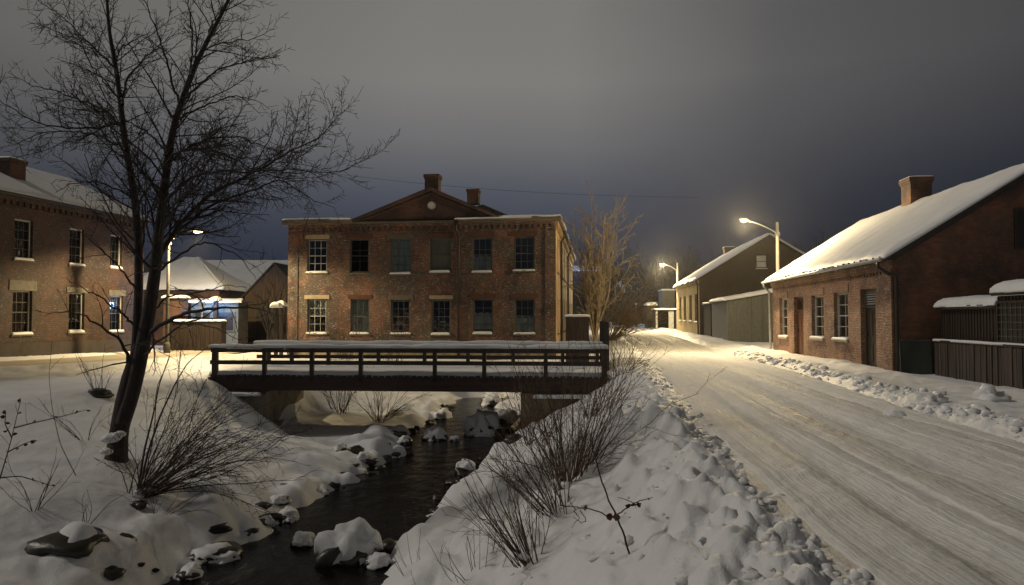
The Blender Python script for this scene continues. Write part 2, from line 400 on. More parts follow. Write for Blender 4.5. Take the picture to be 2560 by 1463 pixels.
#      Y    L2x   L2z    L1x   L1z    L0x    R0x   R1x   R1z    R2x   R2z  deep
SEC = np.array([
 [-30, -10.0, -.70, -7.2, -1.3, -5.2, -2.6, -1.6, -1.1, -1.3, .08, 1],
 [2.0, -9.5, -.70, -7.0, -1.3, -5.1, -2.3, -.3, -1.1, 1.10, .12, 1],
 [5.0, -9.6, -.65, -7.0, -1.3, -5.0, -2.2, .0, -1.0, 1.55, .13, 1],
 [7.5, -9.8, -.55, -7.1, -1.2, -5.0, -2.0, .15, -.95, 1.90, .13, 1],
 [10.4, -10.5, -.45, -7.2, -1.05, -4.85, -1.88, .3, -.95, 2.30, .12, 1],
 [12.0, -10.8, -.35, -7.1, -.95, -4.6, -1.9, .5, -.95, 2.50, .10, 1],
 [13.7, -11, -.25, -7.0, -.88, -4.3, -1.6, .75, -.9, 2.80, .10, 1],
 [17.0, -11, -.10, -7.6, -.92, -3.8, -1.15, 1.1, -.9, 3.20, .08, 1],
 [20.0, -10.2, -.06, -7.6, -1.2, -3.2, -.72, 1.45, -.9, 3.50, .05, 1],
 [22.5, -9.2, -.12, -6.6, -2.0, -3.3, -.15, 1.3, -1.2, 3.10, -.10, 1],
 [23.6, -9.6, -.25, -7.0, -2.0, -3.3, .1, 1.5, -1.2, 3.2, -.10, 1],
 [24.1, -8.4, -.15, -7.8, -1.95, -3.3, .1, 1.5, -1.2, 3.2, -.10, 1],
 [24.8, -8.0, -.15, -7.4, -1.85, -3.3, .2, 1.7, -1.2, 3.3, -.10, 1],
 [26.4, -8.0, -.15, -7.3, -1.70, -3.1, .0, 1.7, -1.2, 3.5, -.10, 1],
 [28.0, -9.4, -.12, -6.2, -1.1, -2.7, -.2, 1.8, -1.1, 3.8, -.05, 1],
 [31.0, -9.2, -.15, -5.8, -.95, -2.5, -.6, 2.0, -1.0, 4.2, 0, 1],
 [34.0, -9.0, -.2, -5.2, -.9, -2.4, -.7, 2.2, -.95, 4.6, 0, .95],
 [36.0, -9.0, -.3, -5.0, -.6, -2.4, -1.0, 2.3, -.6, 4.9, 0, .25],
 [37.6, -9.0, -.33, -5.0, -.4, -2.4, -1.2, 2.4, -.35, 5.1, 0, 0],
 [42.0, -9.0, -.33, -5.0, -.35, -2.4, -1.2, 2.6, -.3, 5.6, 0, 0],
 [60.0, -9.0, -.1, -5.0, -.1, -2.4, -1.2, 3.5, -.05, 7.4, 0, 0],
 [150., -9.0, -.1, -5.0, -.1, -2.4, -1.2, 8.5, -.05, 16.6, 0, 0]])
def vl(u): return np.interp(u, [-30, 4.7, 9, 15, 25, 42, 60, 120], [1.70, 1.72, 1.75, 2.0, 2.5, 2.95, 3.0, 3.1])
def vr(u): return np.interp(u, [-30, 9, 14, 24, 40, 60, 120], [5.9, 5.95, 6.15, 6.75, 7.0, 7.2, 7.3])
SIDE = np.array([(-60, 20.5), (-40, 21.3), (-28, 22.4), (-20.5, 25), (-17.5, 29), (-16.3, 34), (-16.0, 42), (-16.5, 70)])
def dseg(X, Y, P):
    best = np.full(X.shape, 1e9)
    for a, b in zip(P[:-1], P[1:]):
        d = b - a; t = np.clip(((X - a[0]) * d[0] + (Y - a[1]) * d[1]) / (d @ d), 0, 1)
        best = np.minimum(best, np.hypot(X - a[0] - t * d[0], Y - a[1] - t * d[1]))
    return best
GX = np.arange(-70, 70.01, .2); GY = np.arange(-30, 150.01, .25)
def base_grid():
    Z = np.zeros((len(GX), len(GY)))
    for j, y in enumerate(GY):
        r = [np.interp(y, SEC[:, 0], SEC[:, k]) for k in range(12)]
        dp = r[11]; bed = -2.45 * dp - .5 * (1 - dp); rm = -1.86 * dp - .45 * (1 - dp); lo = -2.12 * dp - .5 * (1 - dp)
        m = (r[5] + r[6]) / 2; ri = float(rise(y))
        L2x, R2x = r[1], r[9]
        xs = [-60, -30, L2x, r[3], r[5] - .35, r[5], min(r[5] + .5, m - .05), max(r[6] - .5, m + .05), r[6], r[6] + .35, r[7], R2x]
        zs = [.05 + ri, .02 + ri, r[2] + ri, r[4], rm, lo, bed, bed, lo, rm, r[8], r[10] + ri]
        X = GX; z = np.interp(X, xs, zs)
        v = X * math.cos(SA) - y * math.sin(SA); u = X * math.sin(SA) + y * math.cos(SA)
        a, b = vl(u), vr(u)
        onr = sstep(a - .25, a + .25, v) * (1 - sstep(b - .2, b + .25, v))
        berm = .10 * np.exp(-((v - b - .45) / .38) ** 2)
        far = sstep(b + .2, b + 1.0, v) * .10
        pile = .14 * np.exp(-((v - 8.6) / .55) ** 2) * sstep(20, 23, u)
        right = X > R2x
        z = np.where(right, ri + .06 * (1 - sstep(0, .8, v - a + .6)), z)
        z = z + np.where(v > b - .3, berm + far + pile, 0)
        z = z * (1 - onr) + onr * (ri - .10)
        Z[:, j] = z
    XX, YY = np.meshgrid(GX, GY, indexing='ij')
    d = dseg(XX, YY, SIDE)
    edge = .22 * np.exp(-((d - 2.95) / .45) ** 2) * sstep(-9.8, -11.5, XX)
    m = 1 - sstep(2.1, 2.75, d)
    Z = (Z + edge) * (1 - m) + m * (-.09 + rise(YY))
    for _ in range(2):
        Z[1:-1] = .25 * Z[:-2] + .5 * Z[1:-1] + .25 * Z[2:]; Z[:, 1:-1] = .25 * Z[:, :-2] + .5 * Z[:, 1:-1] + .25 * Z[:, 2:]
    return Z
BG = base_grid()
def Hb(x, y):
    x = np.asarray(x, float); y = np.asarray(y, float)
    fx = np.clip((x - GX[0]) / .2, 0, len(GX) - 1.001); fy = np.clip((y - GY[0]) / .25, 0, len(GY) - 1.001)
    i, j = fx.astype(int), fy.astype(int); a, b = fx - i, fy - j
    return (BG[i, j] * (1 - a) + BG[i + 1, j] * a) * (1 - b) + (BG[i, j + 1] * (1 - a) + BG[i + 1, j + 1] * a) * b
rb = np.random.RandomState(5)
# footprints, thrown clods under fresh snow, drip hollows: soft bumps on the near bank
BUMPS = []
for _ in range(900):
    y = rb.uniform(3.2, 15); vv = rb.uniform(-1.9, 1.45) if rb.rand() < .6 else rb.uniform(.5, 1.6)
    p = st(y, vv); s = rb.uniform(.03, .12) * (1 if y < 9 else 1.3)
    BUMPS.append((p.x, p.y, s, s * rb.uniform(1, 2.2), rb.uniform(-.5, 1.1), rb.uniform(.25, .8) * s * (1 if rb.rand() < .8 else -1)))
for _ in range(170):                       # rounded cushions along the water's edge
    y = rb.uniform(9, 33); e = np.interp(y, SEC[:, 0], SEC[:, 5]) - rb.uniform(-.15, 1.3) if rb.rand() < .65 else np.interp(y, SEC[:, 0], SEC[:, 6]) + rb.uniform(-.1, .7)
    s = rb.uniform(.14, .36); BUMPS.append((e, y, s, s * rb.uniform(1, 1.6), rb.uniform(0, 3), rb.uniform(.25, .6) * s))
for _ in range(34):                        # heaps against the houses and along the far kerb
    u = rb.uniform(12, 40); vv = rb.choice([rb.uniform(6.4, 7.4), rb.uniform(7.6, 8.8)]); p = st(u, vv)
    s = rb.uniform(.15, .34); BUMPS.append((p.x, p.y, s, s * 1.7, rb.uniform(0, 3), rb.uniform(.12, .35) * s))
def H(x, y):
    x = np.asarray(x, float); y = np.asarray(y, float)
    near = np.clip((40 - y) / 20, 0, 1)
    wf = near * (.15 + .85 * (1 - sstep(-.6, 1.0, x - .075 * y))) * (1 - .75 * sstep(-5.3, -6.6, x))
    wx = x + (.30 * fbm(x * .9 + 3, y * 1.1, 4)) * wf; wy = y + .25 * fbm(x * 1.1, y * .9 + 40, 3) * wf
    wx = wx + .16 * fbm(x * 2.9 + 7, y * 3.1, 3) * wf; z = Hb(wx, wy)
    v = x * math.cos(SA) - y * math.sin(SA); u = x * math.sin(SA) + y * math.cos(SA)
    off = 1 - (sstep(vl(u) - .1, vl(u) + .3, v) * (1 - sstep(vr(u) - .3, vr(u) + .1, v)))
    sd = sstep(2.1, 3.0, dseg(x, y, SIDE)) if np.ndim(x) else 1
    z = z + off * sd * ((.07 - .05 * sstep(-3.5, -5, x)) * fbm(x * .45, y * .45, 3) + .035 * fbm(x * 2.1, y * 2.1, 4) + .012 * fbm(x * 7, y * 7, 3))
    # broken, clumped edge of the ploughed road
    tr_ = np.exp(-((v - vl(u) + .55) / .8) ** 2) * np.clip((30 - y) / 15, 0, 1)
    z = z + tr_ * (.07 * fbm(x * 4, y * 4, 3) + .045 * fbm(x * 11, y * 11, 3))
    ed = .75 * np.exp(-((v - vl(u) + .15) / .42) ** 2) + .75 * np.exp(-((v - vr(u) - .35) / .4) ** 2)
    z = z + ed * (.12 * np.abs(fbm(x * 4.2, y * 4.2, 4)) + .05 * fbm(x * 11, y * 11, 3)) * np.clip((60 - y) / 20, 0, 1)
    return z
def add_bumps(X, Y, Z):
    for (bx, by, s1, s2, an, h) in BUMPS:
        r = 2.6 * max(s1, s2)
        rows = np.where((Y[:, 0] > by - r) & (Y[:, 0] < by + r))[0]
        if len(rows) == 0: continue
        sl = slice(rows[0], rows[-1] + 1); dx, dy = X[sl] - bx, Y[sl] - by
        c, s = math.cos(an), math.sin(an); a = (dx * c + dy * s) / s1; b = (-dx * s + dy * c) / s2
        q = a * a + b * b
        Z[sl] += h * np.exp(-q ** 1.5)
    return Z
def make_ground():
    ys = [2.0]
    while ys[-1] < 150: ys.append(ys[-1] * 1.0068 + .004)
    ys = [-30, -22, -16, -11, -7, -4, -2, -.5, .6, 1.3] + ys + [180, 230, 320, 450]
    a = np.concatenate([[-9, -4, -2, -1.5, -1.25], np.linspace(-1.05, 1.05, 720), [1.25, 1.5, 2, 4, 9]])
    Y = np.repeat(np.array(ys)[:, None], len(a), 1); X = a[None] * (np.maximum(np.abs(Y), 2) + 2.2)
    Z = add_bumps(X, Y, H(X, Y)); n, m = X.shape
    idx = np.arange(n * m).reshape(n, m)
    Q = np.stack([idx[:-1, :-1], idx[:-1, 1:], idx[1:, 1:], idx[1:, :-1]], -1).reshape(-1, 4)
    o = mesh_np('snowy_ground', np.stack([X, Y, Z], -1).reshape(-1, 3), Q, SNOW)
    tag(o, kind='structure'); return X, Y, Z
_X, _Y, _Z = make_ground()
def Hf(x, y): return float(H(np.array([x]), np.array([y]))[0])
def hit(px, py, zmin=-2.05):             # first point of the ground seen through a pixel of the photo
    r = ray(px, py); t = np.arange(2.5, 160, .02) / r[1]
    x, y, z = r[0] * t, r[1] * t, CZ + r[2] * t
    g = np.maximum(H(x, y), zmin); k = np.argmax(z < g)
    return Vector((x[k], y[k], g[k]))

def strip(name, U, Vn, pos, mat, zf, uvf):
    pass
def make_road():
    us = [-25.0, -15, -8, -4, -1, 1]; x = 2.5
    while x < 118: us.append(x); x = x * 1.009 + .005
    us = np.array(us); t = np.linspace(0, 1, 210)
    U = np.repeat(us[:, None], len(t), 1); a, b = vl(U) - .12, vr(U) + .12; V = a + (b - a) * t[None]
    X = U * math.sin(SA) + V * math.cos(SA); Y = U * math.cos(SA) - V * math.sin(SA)
    tt = np.clip(np.minimum(V - a, b - V) / .3, 0, 1)
    wl = V + .05 * fbm(U * .15, V * .3, 2)
    z = rise(Y) - .045 + .045 * tt + .016 * fbm(wl * 3.0, U * .04, 3) + .012 * fbm(wl * 13, U * .05, 3) + .022 * fbm(X * 1.8, Y * 1.8, 4) + .012 * fbm(X * 9, Y * 9, 4)
    for c, wd in ((2.75, .16), (4.15, .20), (3.35, .1), (5.2, .15)):
        z -= .024 * np.exp(-((wl - c - (vl(U) - 1.72) * .8) / wd) ** 2) * (1 + fbm(U * .4, V * 0 + c, 2))
    n, m = X.shape; idx = np.arange(n * m).reshape(n, m)
    Q = np.stack([idx[:-1, :-1], idx[:-1, 1:], idx[1:, 1:], idx[1:, :-1]], -1).reshape(-1, 4)
    tag(mesh_np('road', np.stack([X, Y, z], -1).reshape(-1, 3), Q, ROAD, uv=np.stack([V, U], -1).reshape(-1, 2)), kind='structure')
make_road()
def make_side():
    P = SIDE; seg = np.concatenate([[0], np.cumsum(np.hypot(*np.diff(P, axis=0).T))])
    s = np.linspace(0, seg[-1], 420); cx, cy = np.interp(s, seg, P[:, 0]), np.interp(s, seg, P[:, 1])
    for _ in range(60):
        cx[1:-1] = (cx[:-2] + cx[1:-1] + cx[2:]) / 3; cy[1:-1] = (cy[:-2] + cy[1:-1] + cy[2:]) / 3
    tx, ty = np.gradient(cx), np.gradient(cy); l = np.hypot(tx, ty); nx, ny = ty / l, -tx / l
    w = np.linspace(-2.45, 2.45, 60)
    X = cx[:, None] + nx[:, None] * w; Y = cy[:, None] + ny[:, None] * w
    z = rise(Y) - .05 + .045 * np.clip((2.45 - np.abs(w)) / .3, 0, 1)[None] + .02 * fbm(w[None] * 3 + X * 0, s[:, None] * .1, 3) + .01 * fbm(X * 3, Y * 3, 3)
    n, m = X.shape; idx = np.arange(n * m).reshape(n, m)
    Q = np.stack([idx[:-1, :-1], idx[:-1, 1:], idx[1:, 1:], idx[1:, :-1]], -1).reshape(-1, 4)
    tag(mesh_np('side_street', np.stack([X, Y, z], -1).reshape(-1, 3), Q, SIDEROAD, uv=np.stack([w[None] + X * 0, s[:, None] + X * 0], -1).reshape(-1, 2)), kind='structure')
make_side()
def make_water():
    xs = np.linspace(-8, 4, 120); ys = np.concatenate([np.linspace(-30, 5, 20), np.linspace(5.1, 36.5, 300)])
    X, Y = np.meshgrid(xs, ys, indexing='ij'); n, m = X.shape
    Z = -2.05 + .012 * fbm(X * 2.3, Y * 1.6, 4) + .05 * sstep(22, 30, Y)
    idx = np.arange(n * m).reshape(n, m)
    Q = np.stack([idx[:-1, :-1], idx[1:, :-1], idx[1:, 1:], idx[:-1, 1:]], -1).reshape(-1, 4)
    tag(mesh_np('stream_water', np.stack([X, Y, Z], -1).reshape(-1, 3), Q, WATER), kind='structure')
make_water()
# far wooded hills
def hill(name, D, x0, x1, prof, seed):
    xs = np.linspace(x0, x1, 260); dd = np.array([0, .12, .35, 1.0]); hh = np.array([0, .45, .8, 1.0])
    base = np.interp(xs, [p[0] for p in prof], [p[1] for p in prof]) + 2.2 * np.abs(fbm(xs * .05 + seed, xs * 0, 5)) + 1.8 * fbm(xs * .5, xs * 0 + seed, 3)
    V = []
    for k in range(4): V.append(np.stack([xs, D + dd[k] * 60 + xs * 0, base * hh[k] - .5], -1))
    V = np.array(V); n, m = 4, len(xs); idx = np.arange(n * m).reshape(n, m)
    Q = np.stack([idx[:-1, :-1], idx[:-1, 1:], idx[1:, 1:], idx[1:, :-1]], -1).reshape(-1, 4)
    tag(mesh_np(name, V.reshape(-1, 3), Q, HILLM), kind='structure')
hill('wooded_hill', 190, -260, 320, [(-260, 24), (-110, 21), (-80, 19), (-60, 17), (-10, 17), (20, 19), (40, 17), (60, 14), (90, 10), (140, 8), (320, 9)], 3)

# ------------------------------------------------------------------ footbridge
def make_bridge():
    A, B = at(527, 925, 23.5), at(1523, 925, 22.55)
    A.z = B.z = 0; d = (B - A); Ln = d.length
    r = empty('footbridge', (A.x, A.y, -.10), math.atan2(d.y, d.x), 'long low timber footbridge with snowy open railings across the stream', 'footbridge')
    Wd = 3.3
    m = MB(); m.box(0, Ln, .02, Wd - .02, -.10, 0); m.build('deck', TIMBER, r)
    m = MB(); m.box(-.05, Ln + .02, -.09, .015, -.47, -.06); m.build('beam', BEAM, r, bevel=.01)
    m = MB(); m.box(-.05, Ln + .02, Wd - .015, Wd + .09, -.47, -.06); m.build('beam', BEAM, r, bevel=.01)
    m = MB()
    for k in range(int(Ln / .2)): m.box(.05 + k * .2, .05 + k * .2 + .16, -.13, -.093, -.055 + .01 * math.sin(k * 9.1), .02 + .012 * math.sin(k * 5.3))
    m.build('plank_ends', TIMBER, r)
    m = MB()
    for k in range(3): m.box(.4, Ln - .4, .7 + k * .9, .95 + k * .9, -.42, -.105)
    m.build('joists', TIMBER, r)
    snow_slab('deck_snow', (-.02, -.06, .0), (Ln, -.06, .0), (Ln, Wd + .04, .0), (-.02, Wd + .04, .0), .13, r, 60, 14, .04, .03, 4, SNOW, .2)
    def railing(y, pxs, seed, far):
        xs = []
        for px in pxs:
            q = (px - 531) / (1502 - 531) * (Ln - .3) + .15; xs.append(q)
        for i, x in enumerate(xs):
            w_ = .085 if (i in (0, len(xs) - 1) and not far) else .06
            m = MB(); m.box(x - w_, x + w_, y - .07, y + .07, -.20 if not far else -.1, .83); m.build('railing_post', TIMBER, r, bevel=.008)
        s = -1 if not far else 1
        m = MB(); m.box(.02, Ln - .06, y - .10, y + .10, .832, .895); m.box(.05, Ln - .1, y + s * .071, y + s * .115, .72, .828); m.build('top_rail', TIMBER, r, bevel=.008)
        m = MB(); m.box(.03, Ln - .08, y + s * .072, y + s * .12, .34, .47); m.build('middle_rail', TIMBER, r, bevel=.008)
        snow_slab('rail_snow', (-.02, y - .13, .895), (Ln - .02, y - .13, .895), (Ln - .02, y + .13, .895), (-.02, y + .13, .895), .07, r, 110, 8, .05, .03, seed, SNOW, .09)
    railing(-.02, [531, 659, 780, 904, 1089, 1211, 1361, 1502], 2, False)
    farx = [531 + (x - 531) * 1.0 for x in (560, 628, 735, 880, 1012, 1135, 1262, 1400, 1495)]
    railing(Wd + .0, farx, 6, True)
    # stone abutments under both ends
    for s, x0, x1 in ((0, -1.6, 1.85), (1, Ln - 2.7, Ln + 1.8)):
        m = MB(); m.box(x0, x1, .05, Wd - .05, -2.6, -.50)
        m.box(x0, x1 + (.12 if s == 0 else 0), -.02, Wd + .02, -2.6, -1.55) if s == 0 else m.box(x0 - .12, x1, -.02, Wd + .02, -2.6, -1.55)
        m.build('abutment', STONE, r, bevel=.03)
        m = MB()
        if s == 0: m.box(-.3, 1.75, -.14, .3, -.60, -.475)
        else: m.box(Ln - 2.3, Ln - .5, -.14, .3, -.60, -.475)
        m.build('bearing_sill', TIMBER, r)
    snow_slab('ledge_snow', (-.35, -.32, -.60), (1.72, -.32, -.60), (1.72, -.10, -.58), (-.35, -.10, -.58), .06, r, 20, 6, .02, .02, 9, SNOW, .1)
    snow_slab('ledge_snow', (Ln - 2.3, -.30, -.60), (Ln - .6, -.30, -.60), (Ln - .6, -.10, -.58), (Ln - 2.3, -.10, -.58), .05, r, 20, 6, .02, .02, 12, SNOW, .1)
make_bridge()

# ------------------------------------------------------------------ building helpers
def plane_sz(e, F_, px, py):             # photo pixel -> (s, z) on a facade of the empty e
    M = Matrix.Translation(e.location) @ Matrix.Rotation(e.rotation_euler.z, 4, 'Z')
    O = M @ F_.O; t = M.to_3x3() @ F_.t; n = M.to_3x3() @ F_.n
    d = Vector(ray(px, py)); k = (O - Vector((0, 0, CZ))).dot(n) / d.dot(n); P = Vector((0, 0, CZ)) + d * k
    return (P - O).dot(t), P.z - e.location.z
def rect(e, F_, x0, y0, x1, y1):
    xm, ym = (x0 + x1) / 2, (y0 + y1) / 2
    a, b = plane_sz(e, F_, x0, ym)[0], plane_sz(e, F_, x1, ym)[0]
    return [min(a, b), max(a, b), plane_sz(e, F_, xm, y1)[1], plane_sz(e, F_, xm, y0)[1]]
def window(par, F_, o, nx=3, nz=4, fm=None, mm=None, cur=None, snow=True, rev=.16, sill=GREYST, fw=.06, lint=None, blind=None, sash=True, glazed=True):
    a0, a1, z0, z1 = o[:4]; fm = fm or FRAMEG; mm = mm or FRAMEW
    m = MB(); m.ring(F_, a0, a1, z0, z1, fw, -rev, -rev + .07)
    win = m.build('window', fm, par)
    i0, i1, j0, j1 = a0 + fw, a1 - fw, z0 + fw, z1 - fw
    if blind is None and glazed:
        m = MB(); m.fbox(F_, i0 - .01, i1 + .01, j0 - .01, j1 + .01, -rev + .012, -rev + .018); m.build('pane', GLASS, win)
    m = MB(); bw = .012; zm = (j0 + j1) / 2
    m.ring(F_, i0, i1, j0, j1, .028, -rev + .02, -rev + .045)
    if sash: m.fbox(F_, i0 + .028, i1 - .028, zm - .022, zm + .022, -rev + .02, -rev + .055)
    for k in range(1, nx):
        x = i0 + (i1 - i0) * k / nx
        if sash: m.fbox(F_, x - bw, x + bw, j0 + .028, zm - .022, -rev + .02, -rev + .04); m.fbox(F_, x - bw, x + bw, zm + .022, j1 - .028, -rev + .02, -rev + .04)
        else: m.fbox(F_, x - bw, x + bw, j0 + .028, j1 - .028, -rev + .02, -rev + .04)
    for k in range(1, nz):
        z = j0 + (j1 - j0) * k / nz
        if sash and abs(z - zm) < .05: continue
        m.fbox(F_, i0 + .028, i1 - .028, z - bw, z + bw, -rev + .021, -rev + .041)
    m.build('glazing_bars', mm, win)
    if blind is not None:
        m = MB(); m.fbox(F_, i0, i1, j0, j1, -rev - .01, -rev + .016); m.build('blind', blind, win)
    if cur:
        m = MB(); h0, h1 = {'full': (0, 1), 'low': (0, .48), 'high': (.5, 1), 'mid': (.1, .62)}[cur]
        n = 14
        for k in range(n):
            x0 = i0 + (i1 - i0) * k / n; x1 = i0 + (i1 - i0) * (k + 1) / n; d0 = -rev - .004 - .02 * (k % 2); d1 = -rev - .004 - .02 * ((k + 1) % 2)
            zl = j0 + (j1 - j0) * h0; zh = j0 + (j1 - j0) * h1 - .03 * (math.sin(k * 1.3) + 1)
            m.poly([F_.p(x0, zl, d0), F_.p(x1, zl, d1), F_.p(x1, zh, d1), F_.p(x0, zh, d0)])
        m.build('curtain', CURTAIN, win)
    if sill is not None:
        m = MB(); m.fbox(F_, a0 - .08, a1 + .08, z0 - .10, z0 - .003, -rev + .02, .07); m.build('sill', sill, win, bevel=.006)
        if snow:
            q = (hash((round(a0, 2), round(z0, 2))) % 97) / 97; q0 = .12 * q
            snow_slab('sill_snow', F_.p(a0 - .06 + q0, z0 - .003, .085), F_.p(a1 + .05 - q0 * .4, z0 - .003, .085), F_.p(a1 + .05 - q0 * .4, z0 - .003, -rev + .08), F_.p(a0 - .06 + q0, z0 - .003, -rev + .08), .045 + .05 * q, win, 14, 6, .02, .02, a0 * 3, SNOW, .07)
    if lint is not None:
        lm, h, ex = lint; m = MB(); m.fbox(F_, a0 - ex, a1 + ex, z1 + .003, z1 + h, -.03, .035); m.build('lintel', lm, win, bevel=.006)
    return win
def door(par, F_, o, mat, rev=.25, glazed=False, louv=False, handle=True):
    a0, a1, z0, z1 = o; m = MB(); top = z1 - (.55 if (louv or glazed) else 0)
    m.fbox(F_, a0 + .08, a1 - .08, z0, top - .04, -rev, -rev + .05)
    w_ = (a1 - a0 - .16)
    for (q0, q1, y0, y1) in ((.12, .44, .1, .42), (.56, .88, .1, .42), (.12, .44, .52, .93), (.56, .88, .52, .93)):
        h = top - z0; m.fbox(F_, a0 + .08 + w_ * q0, a0 + .08 + w_ * q1, z0 + h * y0, z0 + h * y1, -rev + .05, -rev + .065)
    d = m.build('door', mat, par, bevel=.004)
    m = MB(); m.ring(F_, a0, a1, z0 - .04, z1, .08, -rev - .02, -rev + .09); m.fbox(F_, a0 + .08, a1 - .08, top - .04, top + .02, -rev, -rev + .08); m.build('door_frame', FRAMED if mat is not DOORR else DOORR, d)
    if louv:
        m = MB()
        for k in range(6):
            z = top + .05 + k * .078; m.hexa([F_.p(a0 + .09, z, -rev + .06), F_.p(a1 - .09, z, -rev + .06), F_.p(a1 - .09, z + .02, -rev + .08), F_.p(a0 + .09, z + .02, -rev + .08), F_.p(a0 + .09, z + .05, -rev), F_.p(a1 - .09, z + .05, -rev), F_.p(a1 - .09, z + .06, -rev + .01), F_.p(a0 + .09, z + .06, -rev + .01)])
        m.build('louvre', GUTW, d)
    if glazed:
        m = MB(); m.fbox(F_, a0 + .08, a1 - .08, top + .02, z1 - .08, -rev + .02, -rev + .028); m.build('pane', GLASS, d)
    if handle:
        m = MB(); m.fbox(F_, a1 - .2, a1 - .16, z0 + 1.0, z0 + 1.14, -rev + .05, -rev + .11); m.build('handle', DMETAL, d)
    m = MB(); m.fbox(F_, a0 - .06, a1 + .06, z0 - .16, z0 - .04, -rev, .22); m.build('doorstep', STONE, d)
    snow_slab('step_snow', F_.p(a0 - .04, z0 - .04, .22), F_.p(a1 + .04, z0 - .04, .22), F_.p(a1 + .04, z0 - .04, -rev + .1), F_.p(a0 - .04, z0 - .04, -rev + .1), .1, d, 12, 8, .03, .02, a0, SNOW, .12)
    return d
def roof_pair(par, W, Lh, e, rg, ov, og, t, mat, snow_t, seed, x0=0.0, y0=0.0, smooth_side=(1, 1)):
    """gable roof, ridge along y at x0+W/2; returns roof part"""
    h = W / 2; s = (rg - e) / h; zc = e - ov * s; m = MB(); c = x0 + h
    for sg in (-1, 1):
        p = [(c, y0 - og, rg), (c + sg * (h + ov), y0 - og, zc), (c + sg * (h + ov), y0 - og, zc + t), (c, y0 - og, rg + t)]
        m.prism(p, (0, Lh + 2 * og, 0))
    r = m.build('roof', mat, par)
    for sg in (-1, 1):
        xo = c + sg * (h + ov + .02)
        snow_slab('roof_snow', (xo, y0 - og - .03, zc + t - .02), (xo, y0 + Lh + og + .03, zc + t - .02), (c + sg * .0, y0 + Lh + og + .03, rg + t), (c, y0 - og - .03, rg + t), snow_t, r, 110, 22, .05, .10, seed + sg, ROOFSNOW, .3)
    return r
def chimney(par, x, y, z0, z1, w_, d_, mat, cap=True, snow=.07):
    m = MB(); m.box(x - w_ / 2, x + w_ / 2, y - d_ / 2, y + d_ / 2, z0, z1 - .16)
    m.box(x - w_ / 2 - .06, x + w_ / 2 + .06, y - d_ / 2 - .06, y + d_ / 2 + .06, z1 - .16, z1)
    m.box(x - w_ / 2 - .03, x + w_ / 2 + .03, y - d_ / 2 - .03, y + d_ / 2 + .03, z1 - .24, z1 - .163)
    c = m.build('chimney', mat, par, bevel=.01)
    if snow: snow_slab('chimney_snow', (x - w_ / 2 - .05, y - d_ / 2 - .05, z1), (x + w_ / 2 + .05, y - d_ / 2 - .05, z1), (x + w_ / 2 + .05, y + d_ / 2 + .05, z1), (x - w_ / 2 - .05, y + d_ / 2 + .05, z1), snow, c, 12, 12, .03, 0, x, SNOW, .2)
    return c
def tubeobj(name, pts, r, mat, par, k=10):
    m = MB(); m.tube(pts, r, k); return m.build(name, mat, par, True)

